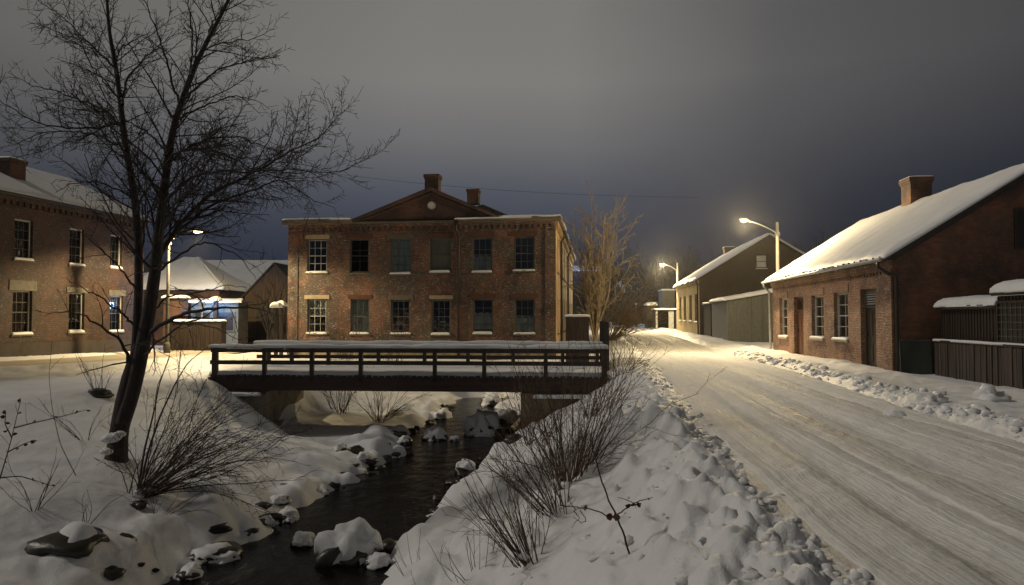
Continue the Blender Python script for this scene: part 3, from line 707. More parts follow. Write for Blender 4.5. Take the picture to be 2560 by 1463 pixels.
# ------------------------------------------------------------------ main two-storey building
def main_building():
    P = at(1390, 880, 38.0); G = -.45
    e = empty('brick_building', (P.x, P.y, G), -math.radians(6.5), 'dark two-storey brick building with a low pediment and round vent, behind the footbridge', 'building')
    Wd, Dp = 14.35, 27.0; Hh = 8.68 - 1.32 + .0
    FF = Fr((0, 0, 0), (-1, 0, 0), (0, -1, 0)); FS = Fr((0, 0, 0), (0, 1, 0), (1, 0, 0))
    top = plane_sz(e, FF, 1040, 552)[1]
    ups = [(768, 598, 818, 681), (874, 597, 922, 682), (976, 597, 1027, 684), (1074, 595, 1128, 680), (1180, 594, 1231, 680), (1284, 591, 1336, 676)]
    los = [(768, 748, 816, 833), (876, 748, 924, 834), (977, 750, 1025, 834), (1078, 748, 1128, 836), (1182, 747, 1233, 834), (1286, 747, 1337, 834)]
    OU = [rect(e, FF, *q) for q in ups]; OL = [rect(e, FF, *q) for q in los]
    so = []
    for k in range(9):
        y = 1.6 + k * 2.9
        so.append([y, y + 1.0, OU[5][2], OU[5][3]]); so.append([y, y + 1.0, OL[5][2], OL[5][3]])
    m = MB(); m.wall(FF, 0, Wd, -.6, top, OU + OL, .16)
    m.fbox(FF, .003, .55, -.6, top - .35, 0, .05); m.fbox(FF, Wd - .55, Wd - .003, -.6, top - .35, 0, .05)      # corner piers
    FB = Fr((-Wd, Dp, 0), (1, 0, 0), (0, 1, 0)); FL = Fr((-Wd, 0, 0), (0, 1, 0), (-1, 0, 0))
    m.wall(FB, 0, Wd, -.6, top, [], 0); m.wall(FL, 0, Dp, -.6, top, [], 0)
    m.build('front_wall', BR_MAIN, e)
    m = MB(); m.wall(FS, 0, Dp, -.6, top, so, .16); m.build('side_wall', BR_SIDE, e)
    m = MB(); m.box(-Wd + .05, -.05, .3, Dp - .3, 3.05, 3.15); m.box(-Wd + .1, -.1, 3.0, 3.1, -.5, top - .2); m.build('floor', ROOFD, e)
    # corbelled cornice
    m = MB(); n = int(Wd / .30)
    for k in range(n): m.fbox(FF, .08 + k * .30, .08 + k * .30 + .15, top - .46, top - .28, .004, .085)
    m.fbox(FF, 0, Wd, top - .28, top - .14, 0, .12); m.fbox(FF, 0, Wd, top - .60, top - .53, 0, .05); m.build('corbel_course', BR_MAIN, e)
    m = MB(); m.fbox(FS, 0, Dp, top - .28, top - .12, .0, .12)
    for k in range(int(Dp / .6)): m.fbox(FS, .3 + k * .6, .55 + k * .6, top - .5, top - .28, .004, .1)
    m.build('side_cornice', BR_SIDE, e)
    sL, zL = plane_sz(e, FF, 884, 548); sR, _ = plane_sz(e, FF, 1252, 548); pk = plane_sz(e, FF, 1077, 470)
    m = MB(); m.fbox(FF, sL, Wd + .28, top - .14, top + .13, -.3, .26); m.fbox(FF, -.28, sR, top - .14, top + .12, -.3, .26)
    m.fbox(FF, sR, sL, top - .14, top - .02, -.3, .16)
    m.build('cornice_board', CORN, e, bevel=.01)
    m = MB(); m.fbox(FS, .27, Dp + .2, top - .12, top + .12, -.3, .30); m.build('side_eave_board', CORN, e, bevel=.01)
    # flat lead roof and the hipped roof behind the pediment
    m = MB(); m.box(-Wd, 0, 0, Dp, top + .0, top + .08); roof = m.build('roof', ROOFD, e)
    xp = -pk[0]; h0 = top - .02; ph = pk[1] - h0; xl, xr_ = -sL, -sR
    m = MB(); m.prism([(xl + .25, -.0, h0), (xr_ - .25, -.0, h0), (xp, 0, h0 + ph - .14)], (0, .3, 0)); ped = m.build('pediment', BR_DARK, e)
    m = MB()
    for a, b in (((xl - .1, h0), (xp, h0 + ph)), ((xr_ + .1, h0), (xp, h0 + ph))):
        A = Vector((a[0], -.24, a[1])); B = Vector((b[0], -.24, b[1])); dn = Vector((0, 0, -.19))
        m.prism([A + Vector((0, 0, .1)), B + Vector((0, 0, .02)), B + dn, A + dn * .4], (0, 1.0, 0))
        A2 = A + Vector((0, .13, -.10)); B2 = B + Vector((0, .13, -.24)); m.prism([A2, B2, B2 + dn * .6, A2 + dn * .6], (0, .3, 0))
    m.build('pediment_moulding', BR_DARK, ped, bevel=.01)
    m = MB(); m.prism([(xl + .1, .3, h0), (xr_ - .1, .3, h0), (xp, .3, h0 + ph)], (0, 8.5, 0)); m.build('pediment_roof', ROOFD, roof)
    # back roof
    zb = plane_sz(e, FF, 1200, 489); yb = 12.0
    xb = -5.65; zr = pk[1] + .95; ee = top + .1
    m = MB(); m.prism([(xb - 8.3, yb, ee), (xb + 5.6, yb, ee), (xb + 5.6, yb, ee + .1), (xb, yb, zr), (xb - 8.3, yb, ee + .1)], (0, 14.5, 0)); m.build('back_roof', ROOFD, roof)
    # round vent
    vs, vz = plane_sz(e, FF, 1079, 514)
    m = MB(); R = .21
    for k in range(28):
        a, b = 2 * PI * k / 28, 2 * PI * (k + 1) / 28
        for r0, r1, d0, d1 in ((R - .05, R, .0, .07),):
            m.hexa([FF.p(vs + r * math.cos(q), vz + r * math.sin(q), d) for r, d, q in ((r0, d0, a), (r1, d0, a), (r1, d0, b), (r0, d0, b), (r0, d1, a), (r1, d1, a), (r1, d1, b), (r0, d1, b))])
    v = m.build('round_vent', FRAMEW, ped)
    m = MB(); m.poly([FF.p(vs + (R - .04) * math.cos(2 * PI * k / 28), vz + (R - .04) * math.sin(2 * PI * k / 28), .03) for k in range(28)]); m.build('round_vent', CURTAIN, ped)
    # chimneys
    c1 = plane_sz(e, FF, 1078, 434)
    m_ = chimney(roof, xp, .5, pk[1] - .35, c1[1], .74, .7, BR_DARK, snow=0)
    q = at(1184, 475, 50.5) - Vector(e.location); q = Matrix.Rotation(math.radians(6.5), 3, 'Z') @ q
    chimney(roof, q.x, q.y, q.z - 1.0, q.z, .78, .8, BR_DARK, snow=0)
    # snow along the parapet
    snow_slab('parapet_snow', FF.p(Wd + .27, top + .13, .26), FF.p(sL + .1, top + .13, .26), FF.p(sL + .1, top + .13, -.8), FF.p(Wd + .27, top + .13, -.8), .06, roof, 40, 8, .03, .03, 3, SNOW, .12)
    snow_slab('parapet_snow', FF.p(sR - .1, top + .12, .26), FF.p(-.28, top + .12, .26), FF.p(-.28, top + .12, -.8), FF.p(sR - .1, top + .12, -.8), .06, roof, 40, 8, .03, .03, 5, SNOW, .12)
    snow_slab('roof_snow', (.3, .3, top + .12), (.3, Dp, top + .12), (-3.5, Dp, top + .16), (-3.5, .3, top + .16), .10, roof, 40, 8, .03, .05, 8, SNOW, .2)
    snow_slab('roof_snow', (-Wd - .2, .8, top + .1), (-Wd - .2, Dp, top + .1), (-Wd + 4.5, Dp, top + .1), (-Wd + 4.5, .8, top + .1), .10, roof, 30, 8, .03, .0, 9, SNOW, .2)
    # gutter and downpipes
    g0, gz = plane_sz(e, FF, 1143, 549); g1, _ = plane_sz(e, FF, 1330, 547)
    tubeobj('gutter', [FF.p(g0 + .05, gz - .04, .22), FF.p(g1, gz + .01, .22)], .055, CORN, e)
    snow_slab('gutter_snow', FF.p(g0 + .1, gz, .29), FF.p(g1, gz + .05, .29), FF.p(g1, gz + .05, .15), FF.p(g0 + .1, gz, .15), .045, e, 30, 6, .02, .02, 31, SNOW, .06)
    gx = plane_sz(e, FF, 1147, 700)[0]
    tubeobj('downpipe', [FF.p(g0 + .02, gz - .03, .2), FF.p(g0 + .02, gz - .35, .2), FF.p(gx + .12, gz - .55, .12), FF.p(gx, gz - .85, .09), FF.p(gx, .1, .09)], .062, DMETAL, e)
    m = MB(); m.fbox(FF, g0 - .09, g0 + .13, gz - .32, gz - .06, .09, .3); m.build('hopper', DMETAL, e, bevel=.01)
    tubeobj('downpipe', [FS.p(4.2, top - .15, .26), FS.p(4.2, top - .5, .26), FS.p(4.3, top - .75, .09), FS.p(4.3, 0, .09)], .06, DMETAL, e)
    tubeobj('downpipe', [FS.p(14.2, top - .15, .26), FS.p(14.2, top - .5, .26), FS.p(14.3, top - .75, .09), FS.p(14.3, 0, .09)], .06, DMETAL, e)
    # windows
    U = [dict(nx=3, nz=4, fm=FRAMEG, mm=FRAMEW, lint=(LINTEL, .24, .12)), dict(nx=2, nz=3, mm=FRAMED, lint=(HEADER, .28, .2), snow=False, glazed=False),
         dict(nx=3, nz=4, cur='full', mm=FRAMEG, lint=(GREYST, .22, .15)), dict(nx=1, nz=1, blind=CURTD, mm=FRAMEG, lint=(HEADER, .26, .12)),
         dict(nx=3, nz=3, cur='low', mm=FRAMEG, lint=(HEADER, .3, .15)), dict(nx=3, nz=4, mm=FRAMEG, lint=(HEADER, .26, .16), fm=FRAMED)]
    Lw = [dict(nx=3, nz=4, mm=FRAMEW, cur='high', lint=(LINTEL, .22, .16)), dict(nx=3, nz=4, mm=FRAMEG, cur='full', lint=(HEADER, .22, .14), fm=FRAMEG), dict(nx=3, nz=4, mm=FRAMEG, lint=(GREYST, .26, .16)),
          dict(nx=3, nz=4, mm=FRAMEG, fm=CORN, fw=.085, lint=(LINTEL, .2, .1)), dict(nx=2, nz=4, mm=FRAMEG, cur='mid', lint=(HEADER, .26, .14)), dict(nx=3, nz=4, cur='low', mm=FRAMEG, lint=(HEADER, .26, .18))]
    for o, k in zip(OU, U): window(e, FF, o, **k)
    for o, k in zip(OL, Lw): window(e, FF, o, **k)
    for o in so: window(e, FS, o, 2, 4, FRAMED, FRAMEG, lint=(LINTEL, .16, .06), snow=False, cur='full' if int(o[0]) % 2 else None)
    m = MB(); m.fbox(FF, 0, Wd, 3.18, 3.28, 0, .03) if False else None
    m = MB(); m.fbox(FF, .56, Wd - .56, -.6, .42, .0, .045); m.build('stone_base', STONE, e, bevel=.01)
    return e
main_building()

# ------------------------------------------------------------------ right brick house
def right_house():
    B = st(22.3, 8.9); e = empty('brick_cottage', (B.x, B.y, 0), -SA, 'long low brick house with a snow-covered roof, two doors and three windows beside the road', 'house')
    W_, Lh, ev, rg = 8.5, 13.6, 3.50, 6.15
    FF = Fr((0, 0, 0), (0, 1, 0), (-1, 0, 0)); FG = Fr((0, 0, 0), (1, 0, 0), (0, -1, 0)); FB = Fr((0, Lh, 0), (1, 0, 0), (0, 1, 0)); FR = Fr((W_, 0, 0), (0, 1, 0), (1, 0, 0))
    wins = [rect(e, FF, *q) for q in ((1949, 745, 1969, 842), (2029, 738, 2059, 845), (2085, 731, 2120, 848))]
    drs = [rect(e, FF, *q) for q in ((1985, 742, 2009, 886), (2152, 722, 2190, 934))]
    drs[0][2] = .12; drs[1][2] = .12
    m = MB(); m.wall(FF, 0, Lh, -.4, ev, wins + drs, .22); m.fbox(FF, .0, Lh, ev - .42, ev - .30, 0, .05); m.fbox(FF, 0, Lh, ev - .30, ev - .16, 0, .10); m.fbox(FF, 0, Lh, ev - .16, ev - .02, 0, .15)
    for k in range(int(Lh / .25)): m.fbox(FF, .05 + k * .25, .17 + k * .25, ev - .5, ev - .42, .003, .05)
    m.fbox(FF, .003, .62, -.4, ev - .5, 0, .045)
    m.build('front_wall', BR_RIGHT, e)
    m = MB()
    for F_ in (FG, FB): m.poly([F_.p(0, -.4), F_.p(W_, -.4), F_.p(W_, ev), F_.p(W_ / 2, rg), F_.p(0, ev)])
    m.wall(FR, 0, Lh, -.4, ev, [], 0); m.build('gable_wall', BR_GABLE, e)
    roof = roof_pair(e, W_, Lh, ev, rg, .32, .22, .12, ROOFD, .13, 2)
    c = plane_sz(e, Fr((W_ / 2, 0, 0), (0, 1, 0), (-1, 0, 0)), 2298, 500)[0]
    chimney(roof, W_ / 2 - .1, c, rg - .5, rg + 1.02, .8, .86, BR_GABLE, snow=.04)
    m = MB(); m.prism([(-.30, -.20, ev - .14), (-.02, -.20, ev + .05), (W_ / 2, -.20, rg + .09), (W_ / 2, -.20, rg - .12), (-.02, -.20, ev - .15)], (0, .05, 0)); m.build('verge_board', TIMBER, roof)
    tubeobj('gutter', [(-.40, -.2, ev - .13), (-.40, Lh + .2, ev - .13)], .06, GUTW, e)
    m = MB()
    for k in range(28): m.box(-.37, -.30, k * .5, k * .5 + .03, ev - .2, ev - .02)
    m.build('gutter_bracket', DMETAL, e)
    tubeobj('downpipe', [(-.4, Lh - .02, ev - .15), (-.4, Lh - .02, ev - .32), (-.14, Lh + .02, ev - .6), (-.12, Lh + .02, .05)], .055, GUTW, e)
    tubeobj('downpipe', [(-.4, .0, ev - .15), (-.4, .0, ev - .34), (-.1, -.02, ev - .55), (.05, -.12, ev - .62), (.05, -.12, .0)], .05, DMETAL, e)
    for o in wins: window(e, FF, o, 2, 4, FRAMEW, FRAMEW, None, True, .20, LINTEL, .055, (BR_RIGHT, .26, .12))
    door(e, FF, drs[0], DOORR, .2, True); door(e, FF, drs[1], DOORD, .22, False, True)
    o = rect(e, FG, 2541, 528, 2640, 616); m = MB(); m.fbox(FG, o[0], o[1], o[2], o[3], 0, .025); sh = m.build('shutter', DOORD, e)
    m = MB(); m.ring(FG, o[0] - .07, o[1] + .07, o[2] - .07, o[3] + .07, .07, 0, .05); m.build('shutter_frame', TIMBER, sh)
    return e
right_house()

# ------------------------------------------------------------------ cream rendered house further up the road
def cream_house():
    B = st(59.1, 9.07); g = .30; e = empty('cream_house', (B.x, B.y, g), -SA, 'cream rendered house with a steep snowy roof, beyond the grey shed under the second lamp', 'house')
    W_, Lh = 11.0, 13.8
    FF = Fr((0, 0, 0), (0, 1, 0), (-1, 0, 0)); FG = Fr((0, 0, 0), (1, 0, 0), (0, -1, 0)); FB = Fr((0, Lh, 0), (1, 0, 0), (0, 1, 0))
    ev = plane_sz(e, FF, 1750, 697)[1]; pk = plane_sz(e, FG, 1922, 583); rg = pk[1] - .25; W_ = pk[0] * 2
    wins = [rect(e, FF, *q) for q in ((1698, 743, 1703.5, 802), (1709, 741, 1715, 803), (1723, 738, 1729.5, 804), (1737, 735, 1744.5, 806))]
    m = MB(); m.wall(FF, 0, Lh, -.8, ev, wins, .25)
    m.fbox(FF, 0, Lh, ev - .55, ev - .38, 0, .06); m.fbox(FF, 0, Lh, ev - .30, ev - .0, 0, .18)
    m.build('front_wall', CREAM, e)
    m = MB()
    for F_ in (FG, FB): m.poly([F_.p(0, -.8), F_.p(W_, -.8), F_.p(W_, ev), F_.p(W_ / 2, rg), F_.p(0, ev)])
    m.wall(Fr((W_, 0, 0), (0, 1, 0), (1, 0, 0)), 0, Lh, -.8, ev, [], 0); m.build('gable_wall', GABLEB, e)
    roof = roof_pair(e, W_, Lh, ev, rg, .35, .25, .14, ROOFD, .2, 5)
    o = plane_sz(e, Fr((W_ / 2 - .6, 0, 0), (0, 1, 0), (-1, 0, 0)), 1822, 628)
    chimney(roof, W_ / 2 - .6, min(o[0], Lh - 1), rg - .9, o[1] + .35, .9, .8, BR_DARK)
    for o in wins: window(e, FF, o, 2, 4, FRAMED, FRAMED, None, True, .22, LINTEL, .07)
    o = rect(e, FG, 1887, 636, 1918, 672); window(e, FG, [o[0], o[1], o[2], o[3]], 1, 2, TIMBER, FRAMED, None, True, -.06, TIMBER, .08, blind=CURTAIN)
    tubeobj('downpipe', [(-.3, .1, ev - .1), (-.12, .12, ev - .5), (-.1, .12, 0)], .06, DMETAL, e)
cream_house()

# ------------------------------------------------------------------ left brick building
def left_building():
    P = at(356, 860, 40.3); e = empty('brick_mill', (P.x, P.y, 0), -math.radians(8.4), 'brown two-storey brick building with a snow-covered roof, behind the bare tree on the left', 'building')
    Lh, W_ = 24.0, 10.0; FF = Fr((0, 0, 0), (0, -1, 0), (1, 0, 0))
    ev = plane_sz(e, FF, 150, 508)[1]; rg = ev + 2.35
    ups = [(36, 549, 82, 649), (174, 572, 210, 662), (276, 588, 305, 670)]; los = [(31, 727, 80, 835), (172, 732, 211, 830), (275, 740, 308, 828)]
    R_ = [rect(e, FF, *q) for q in ups + los]
    dx = R_[0][0] - R_[1][0]
    ex = [[R_[0][0] + dx * k, R_[0][1] + dx * k, R_[i][2], R_[i][3]] for k in (1, 2) for i in (0, 3)]
    m = MB(); m.wall(FF, 0, Lh, -.3, ev, R_ + ex, .2); m.fbox(FF, 0, Lh, ev - .3, ev - .1, 0, .12); m.fbox(FF, 0, Lh, ev - .6, ev - .52, 0, .05)
    for k in range(int(Lh / .35)): m.fbox(FF, .05 + k * .35, .2 + k * .35, ev - .48, ev - .3, .003, .08)
    for F_ in (Fr((0, 0, 0), (-1, 0, 0), (0, 1, 0)), Fr((0, -Lh, 0), (-1, 0, 0), (0, -1, 0))): m.poly([F_.p(0, -.3), F_.p(W_, -.3), F_.p(W_, ev), F_.p(W_ / 2, rg), F_.p(0, ev)])
    m.wall(Fr((-W_, 0, 0), (0, -1, 0), (-1, 0, 0)), 0, Lh, -.3, ev, [], 0)
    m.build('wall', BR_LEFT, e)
    m = MB(); m.fbox(FF, 0, Lh, -.3, .62, .0, .06); m.build('plinth', PLINTH, e)
    m = MB(); m.box(-W_ + .05, -.25, -Lh + .1, -.1, 3.2, 3.3); m.build('floor', ROOFD, e)
    roof = roof_pair(e, W_, Lh, ev, rg, .35, .3, .12, ROOFD, .14, 11, -W_, -Lh)
    q = at(22, 400, 34.0) - Vector(e.location); q = Matrix.Rotation(math.radians(8.4), 3, 'Z') @ q
    chimney(roof, q.x, q.y, q.z - 1.4, q.z, 1.0, .9, BR_DARK, snow=.08)
    tubeobj('gutter', [(.42, .2, ev - .10), (.42, -Lh, ev - .10)], .06, DMETAL, e)
    kw = [dict(cur=None), dict(cur=None), dict(cur=None), dict(cur='full', lint=(GREYST, .45, .22)), dict(cur='full', lint=(GREYST, .25, .18)), dict(cur='low', lint=(GREYST, .3, .14))]
    for i, o in enumerate(R_): window(e, FF, o, 3, 4, FRAMEW, FRAMED, snow=True, rev=.2, sill=GREYST, **kw[i])
    for o in ex: window(e, FF, o, 3, 4, FRAMED, FRAMEW, snow=True, rev=.2, sill=GREYST)
left_building()

# ------------------------------------------------------------------ sheds and fences
def corr_sheet(m, F_, a0, a1, z0, z1, d, pitch=.076, amp=.012):
    n = max(2, int((a1 - a0) / pitch * 4)); P = [(a0 + (a1 - a0) * i / n, d + amp * math.sin(2 * PI * i / 4)) for i in range(n + 1)]
    for (x0, d0), (x1, d1) in zip(P[:-1], P[1:]): m.poly([F_.p(x0, z0, d0), F_.p(x1, z0, d1), F_.p(x1, z1, d1), F_.p(x0, z1, d0)])
def grey_shed():
    P = at(1818, 860, 46.5); e = empty('metal_shed', (P.x, P.y, .05), -SA, 'grey corrugated metal shed with a snowy lean-to roof, between the brick house and cream house', 'shed')
    W_, Dp = 4.2, 5.5; FF = Fr((0, 0, 0), (1, 0, 0), (0, -1, 0)); FL = Fr((0, 0, 0), (0, 1, 0), (-1, 0, 0))
    z0 = plane_sz(e, FF, 1818, 753)[1]; z1 = plane_sz(e, FF, 1925, 734)[1]; sl = (z1 - z0) / 2.7
    m = MB(); n = 190; amp = .028
    P_ = [(W_ * i / n, amp * (1 if (i // 2) % 2 else 0)) for i in range(n + 1)]
    for (x0, d0), (x1, d1) in zip(P_[:-1], P_[1:]): m.poly([FF.p(x0, -.3, d0), FF.p(x1, -.3, d1), FF.p(x1, z0 + sl * x1, d1), FF.p(x0, z0 + sl * x0, d0)])
    m.poly([FL.p(0, -.3), FL.p(Dp, -.3), FL.p(Dp, z0), FL.p(0, z0)]); m.build('wall', METAL, e)
    m = MB(); m.box(1.46, 1.52, -.06, .0, -.2, z0 + 1.46 * sl); m.box(2.15, 2.2, -.06, .0, -.2, z0 + 2.1 * sl); m.build('cover_strip', GREYB, e)
    m = MB(); m.prism([(-.15, -.2, z0 - .15 * sl), (W_, -.2, z0 + W_ * sl), (W_, -.2, z0 + W_ * sl + .07), (-.15, -.2, z0 - .15 * sl + .07)], (0, Dp + .2, 0)); r = m.build('roof', ROOFD, e)
    z2 = z0 + .07
    snow_slab('roof_snow', (-.2, -.28, z2 - .15 * sl), (W_, -.28, z2 + W_ * sl), (W_, Dp, z2 + W_ * sl), (-.2, Dp, z2 - .15 * sl), .2, r, 40, 16, .05, .06, 3, ROOFSNOW, .25)
grey_shed()
def small_box_shed(name, label, px0, px1, pyt, D, dep, mat, snow=.12, z0=-.2, ov=.12, doorm=None, rz=-SA, slope=0.0, cat='shed', group=None, pyb=None):
    A, B = at(px0, pyt, D), at(px1, pyt, D); g = float(Hb(A.x, A.y)) if pyb is None else at(px0, pyb, D).z
    W_ = (B - A).length; hgt = A.z - g - snow; e = empty(name, (A.x, A.y, g), rz, label, cat, group)
    m = MB(); m.prism([(0, 0, z0), (W_, 0, z0), (W_, 0, hgt + slope * W_), (0, 0, hgt)], (0, dep, 0)); m.build('wall', mat, e)
    FF = Fr((0, 0, 0), (1, 0, 0), (0, -1, 0))
    m = MB(); n = max(3, int(W_ / .22))
    for k in range(n + 1): x = min(W_ * k / n, W_ - .03); m.fbox(FF, x, x + .03, z0, hgt + slope * x - .01, 0, .02)
    m.build('battens', mat, e)
    m = MB(); m.prism([(-ov, -ov, hgt), (W_ + ov, -ov, hgt + slope * W_), (W_ + ov, -ov, hgt + slope * W_ + .06), (-ov, -ov, hgt + .06)], (0, dep + ov, 0)); r = m.build('roof', ROOFD, e)
    snow_slab('roof_snow', (-ov, -ov - .03, hgt + .06), (W_ + ov, -ov - .03, hgt + slope * W_ + .06), (W_ + ov, dep, hgt + slope * W_ + .06), (-ov, dep, hgt + .06), snow, r, 20, 10, .03, .03, px0, ROOFSNOW, .2)
    if doorm: m = MB(); m.fbox(FF, W_ * .25, W_ * .8, 0, hgt * .85, .022, .05); m.build('door', doorm, e)
    return e
small_box_shed('wooden_shed', 'low dark wooden lean-to left of the grey corrugated shed', 1776, 1819, 757, 53, 3, SHEDW, .1, doorm=BOARDS)
small_box_shed('wooden_bin', 'snow-topped brown board bin at the corner of the pedimented building', 1414, 1472, 790, 34.5, 1.2, BOARDS, .07, ov=.04, cat='bin')
small_box_shed('tall_shed', 'tall grey shed with a flat snowy top, behind the open carport', 1655, 1686, 724, 90, 4, GREYB, .15)
small_box_shed('dark_shed', 'dark snow-roofed shed left of the open carport at the end of the road', 1618, 1641, 757, 86, 4, SHEDW, .35)
def carport():
    A, B = at(1639, 776, 80), at(1690, 772, 80); g = .35; e = empty('carport', (A.x, A.y, g), -SA, 'open-fronted carport with pale posts left of the cream house', 'carport'); W_ = (B - A).length; h = A.z - g
    m = MB(); m.box(.1, W_, 3.4, 3.5, 0, h); m.box(W_ - .1, W_, 0, 3.4, 0, h); m.box(0, .1, .2, 3.4, 0, h); m.build('wall', SHEDW, e)
    for x in (0, W_ * .62):
        m = MB(); m.box(x, x + .2 if x == 0 else x + .55, -.1, .05, -.2, h); m.build('post', GUTW, e)
    m = MB(); m.box(-.2, W_ + .1, -.3, 3.6, h, h + .09); r = m.build('roof', ROOFD, e)
    snow_slab('roof_snow', (-.2, -.33, h + .09), (W_ + .1, -.33, h + .09), (W_ + .1, 3.6, h + .09), (-.2, 3.6, h + .09), .14, r, 16, 8, .03, .04, 2, ROOFSNOW, .2)
carport()
def distant_house(name, label, px0, px1, pye, pyr, D, dep, wallm, rz=0.0, g=None, snow=.2, hip=False, group=None):
    """house whose roof slope faces the viewer"""
    A, B = at(px0, pye, D), at(px1, pye, D); g = 0.0 if g is None else g; e = empty(name, (A.x, A.y, g), rz, label, 'house', group)
    W_ = (B - A).length; ev = A.z - g; rg = at(px0, pyr, D + dep / 2).z - g - snow
    h = dep / 2; hx = h * .9 if hip else 0
    m = MB(); m.box(0, W_, 0, dep, -.5, ev); m.build('wall', wallm, e)
    m = MB(); m.poly([(-.3, -.3, ev), (W_ + .3, -.3, ev), (W_ - hx, h, rg), (hx, h, rg)]); m.poly([(-.3, dep + .3, ev), (W_ + .3, dep + .3, ev), (W_ - hx, h, rg), (hx, h, rg)])
    m.poly([(-.3, -.3, ev), (hx, h, rg), (-.3, dep + .3, ev)]); m.poly([(W_ + .3, -.3, ev), (W_ - hx, h, rg), (W_ + .3, dep + .3, ev)]); m.poly([(-.3, -.3, ev), (W_ + .3, -.3, ev), (W_ + .3, dep + .3, ev), (-.3, dep + .3, ev)])
    r = m.build('roof', ROOFD, e)
    snow_slab('roof_snow', (-.3, -.33, ev + .01), (W_ + .3, -.33, ev + .01), (W_ - hx, h, rg + .01), (hx, h, rg + .01), snow, r, 40, 14, .06, .08, px0, ROOFSNOW, .3)
    if hip: snow_slab('roof_snow', (W_ + .33, -.3, ev + .01), (W_ + .33, dep + .3, ev + .01), (W_ - hx, h + .05, rg + .01), (W_ - hx, h - .05, rg + .01), snow, r, 20, 14, .06, .08, px0 + 9, ROOFSNOW, .3)
    FF = Fr((0, 0, 0), (1, 0, 0), (0, -1, 0)); n = max(2, int(W_ / 3))
    for k in range(n):
        x = W_ * (k + .5) / n; m = MB(); m.ring(FF, x - .5, x + .5, ev * .35, ev * .8, .07, 0, .06); f = m.build('window', FRAMEG, e)
        m = MB(); m.fbox(FF, x - .43, x + .43, ev * .35 + .07, ev * .8 - .07, .0, .02); m.build('pane', DOORD, f)
    return e
distant_house('hip_roofed_house', 'low dark house with a brightly lit snowy hip roof behind the left street lamp', 300, 548, 724, 640, 45.5, 6, BR_DARK, hip=True)
distant_house('long_house', 'long building with a grey snowy roof, behind the hip-roofed house', 395, 760, 735, 648, 60, 9, SHEDW)
distant_house('white_outbuilding', 'low pale outbuilding lit blue by a cold lamp, in front of the dark barn', 478, 596, 756, 746, 42.6, 1.6, GREYB, snow=.08)
distant_house('far_house', 'small far house with a snowy roof beyond the end of the road', 1548, 1630, 732, 702, 112, 8, SHEDW, g=.5)
distant_house('hillside_house', 'far building with a cold-lit snowy roof above the end of the road', 1425, 1505, 678, 664, 118, 6, SHEDW, g=.5)
def gable_barn():
    A = at(612, 742, 47.5); e = empty('dark_barn', (A.x, A.y, 0), -math.radians(3), 'dark wooden barn gable left of the pedimented brick building', 'barn')
    W_, h = 3.9, A.z; pk = at(683, 662, 47.5).z
    m = MB(); m.prism([(0, 0, -.4), (W_, 0, -.4), (W_, 0, h), (W_ / 2, 0, pk), (0, 0, h)], (0, 6, 0)); m.build('wall', BOARDS, e)
    m = MB()
    for sg in (-1, 1):
        c = W_ / 2; p = [(c, -.25, pk), (c + sg * (c + .25), -.25, h - .25), (c + sg * (c + .25), -.25, h - .13), (c, -.25, pk + .13)]; m.prism(p, (0, 6.4, 0))
    r = m.build('roof', ROOFD, e)
    snow_slab('roof_snow', (-.2, -.1, h - .12), (-.2, 6, h - .12), (W_ / 2, 6, pk + .14), (W_ / 2, -.1, pk + .14), .1, r, 20, 10, .04, .04, 2)
    m = MB(); m.box(.8, 2.2, -.05, -.003, 0, 2.3); m.build('door', SHEDW, e)
gable_barn()
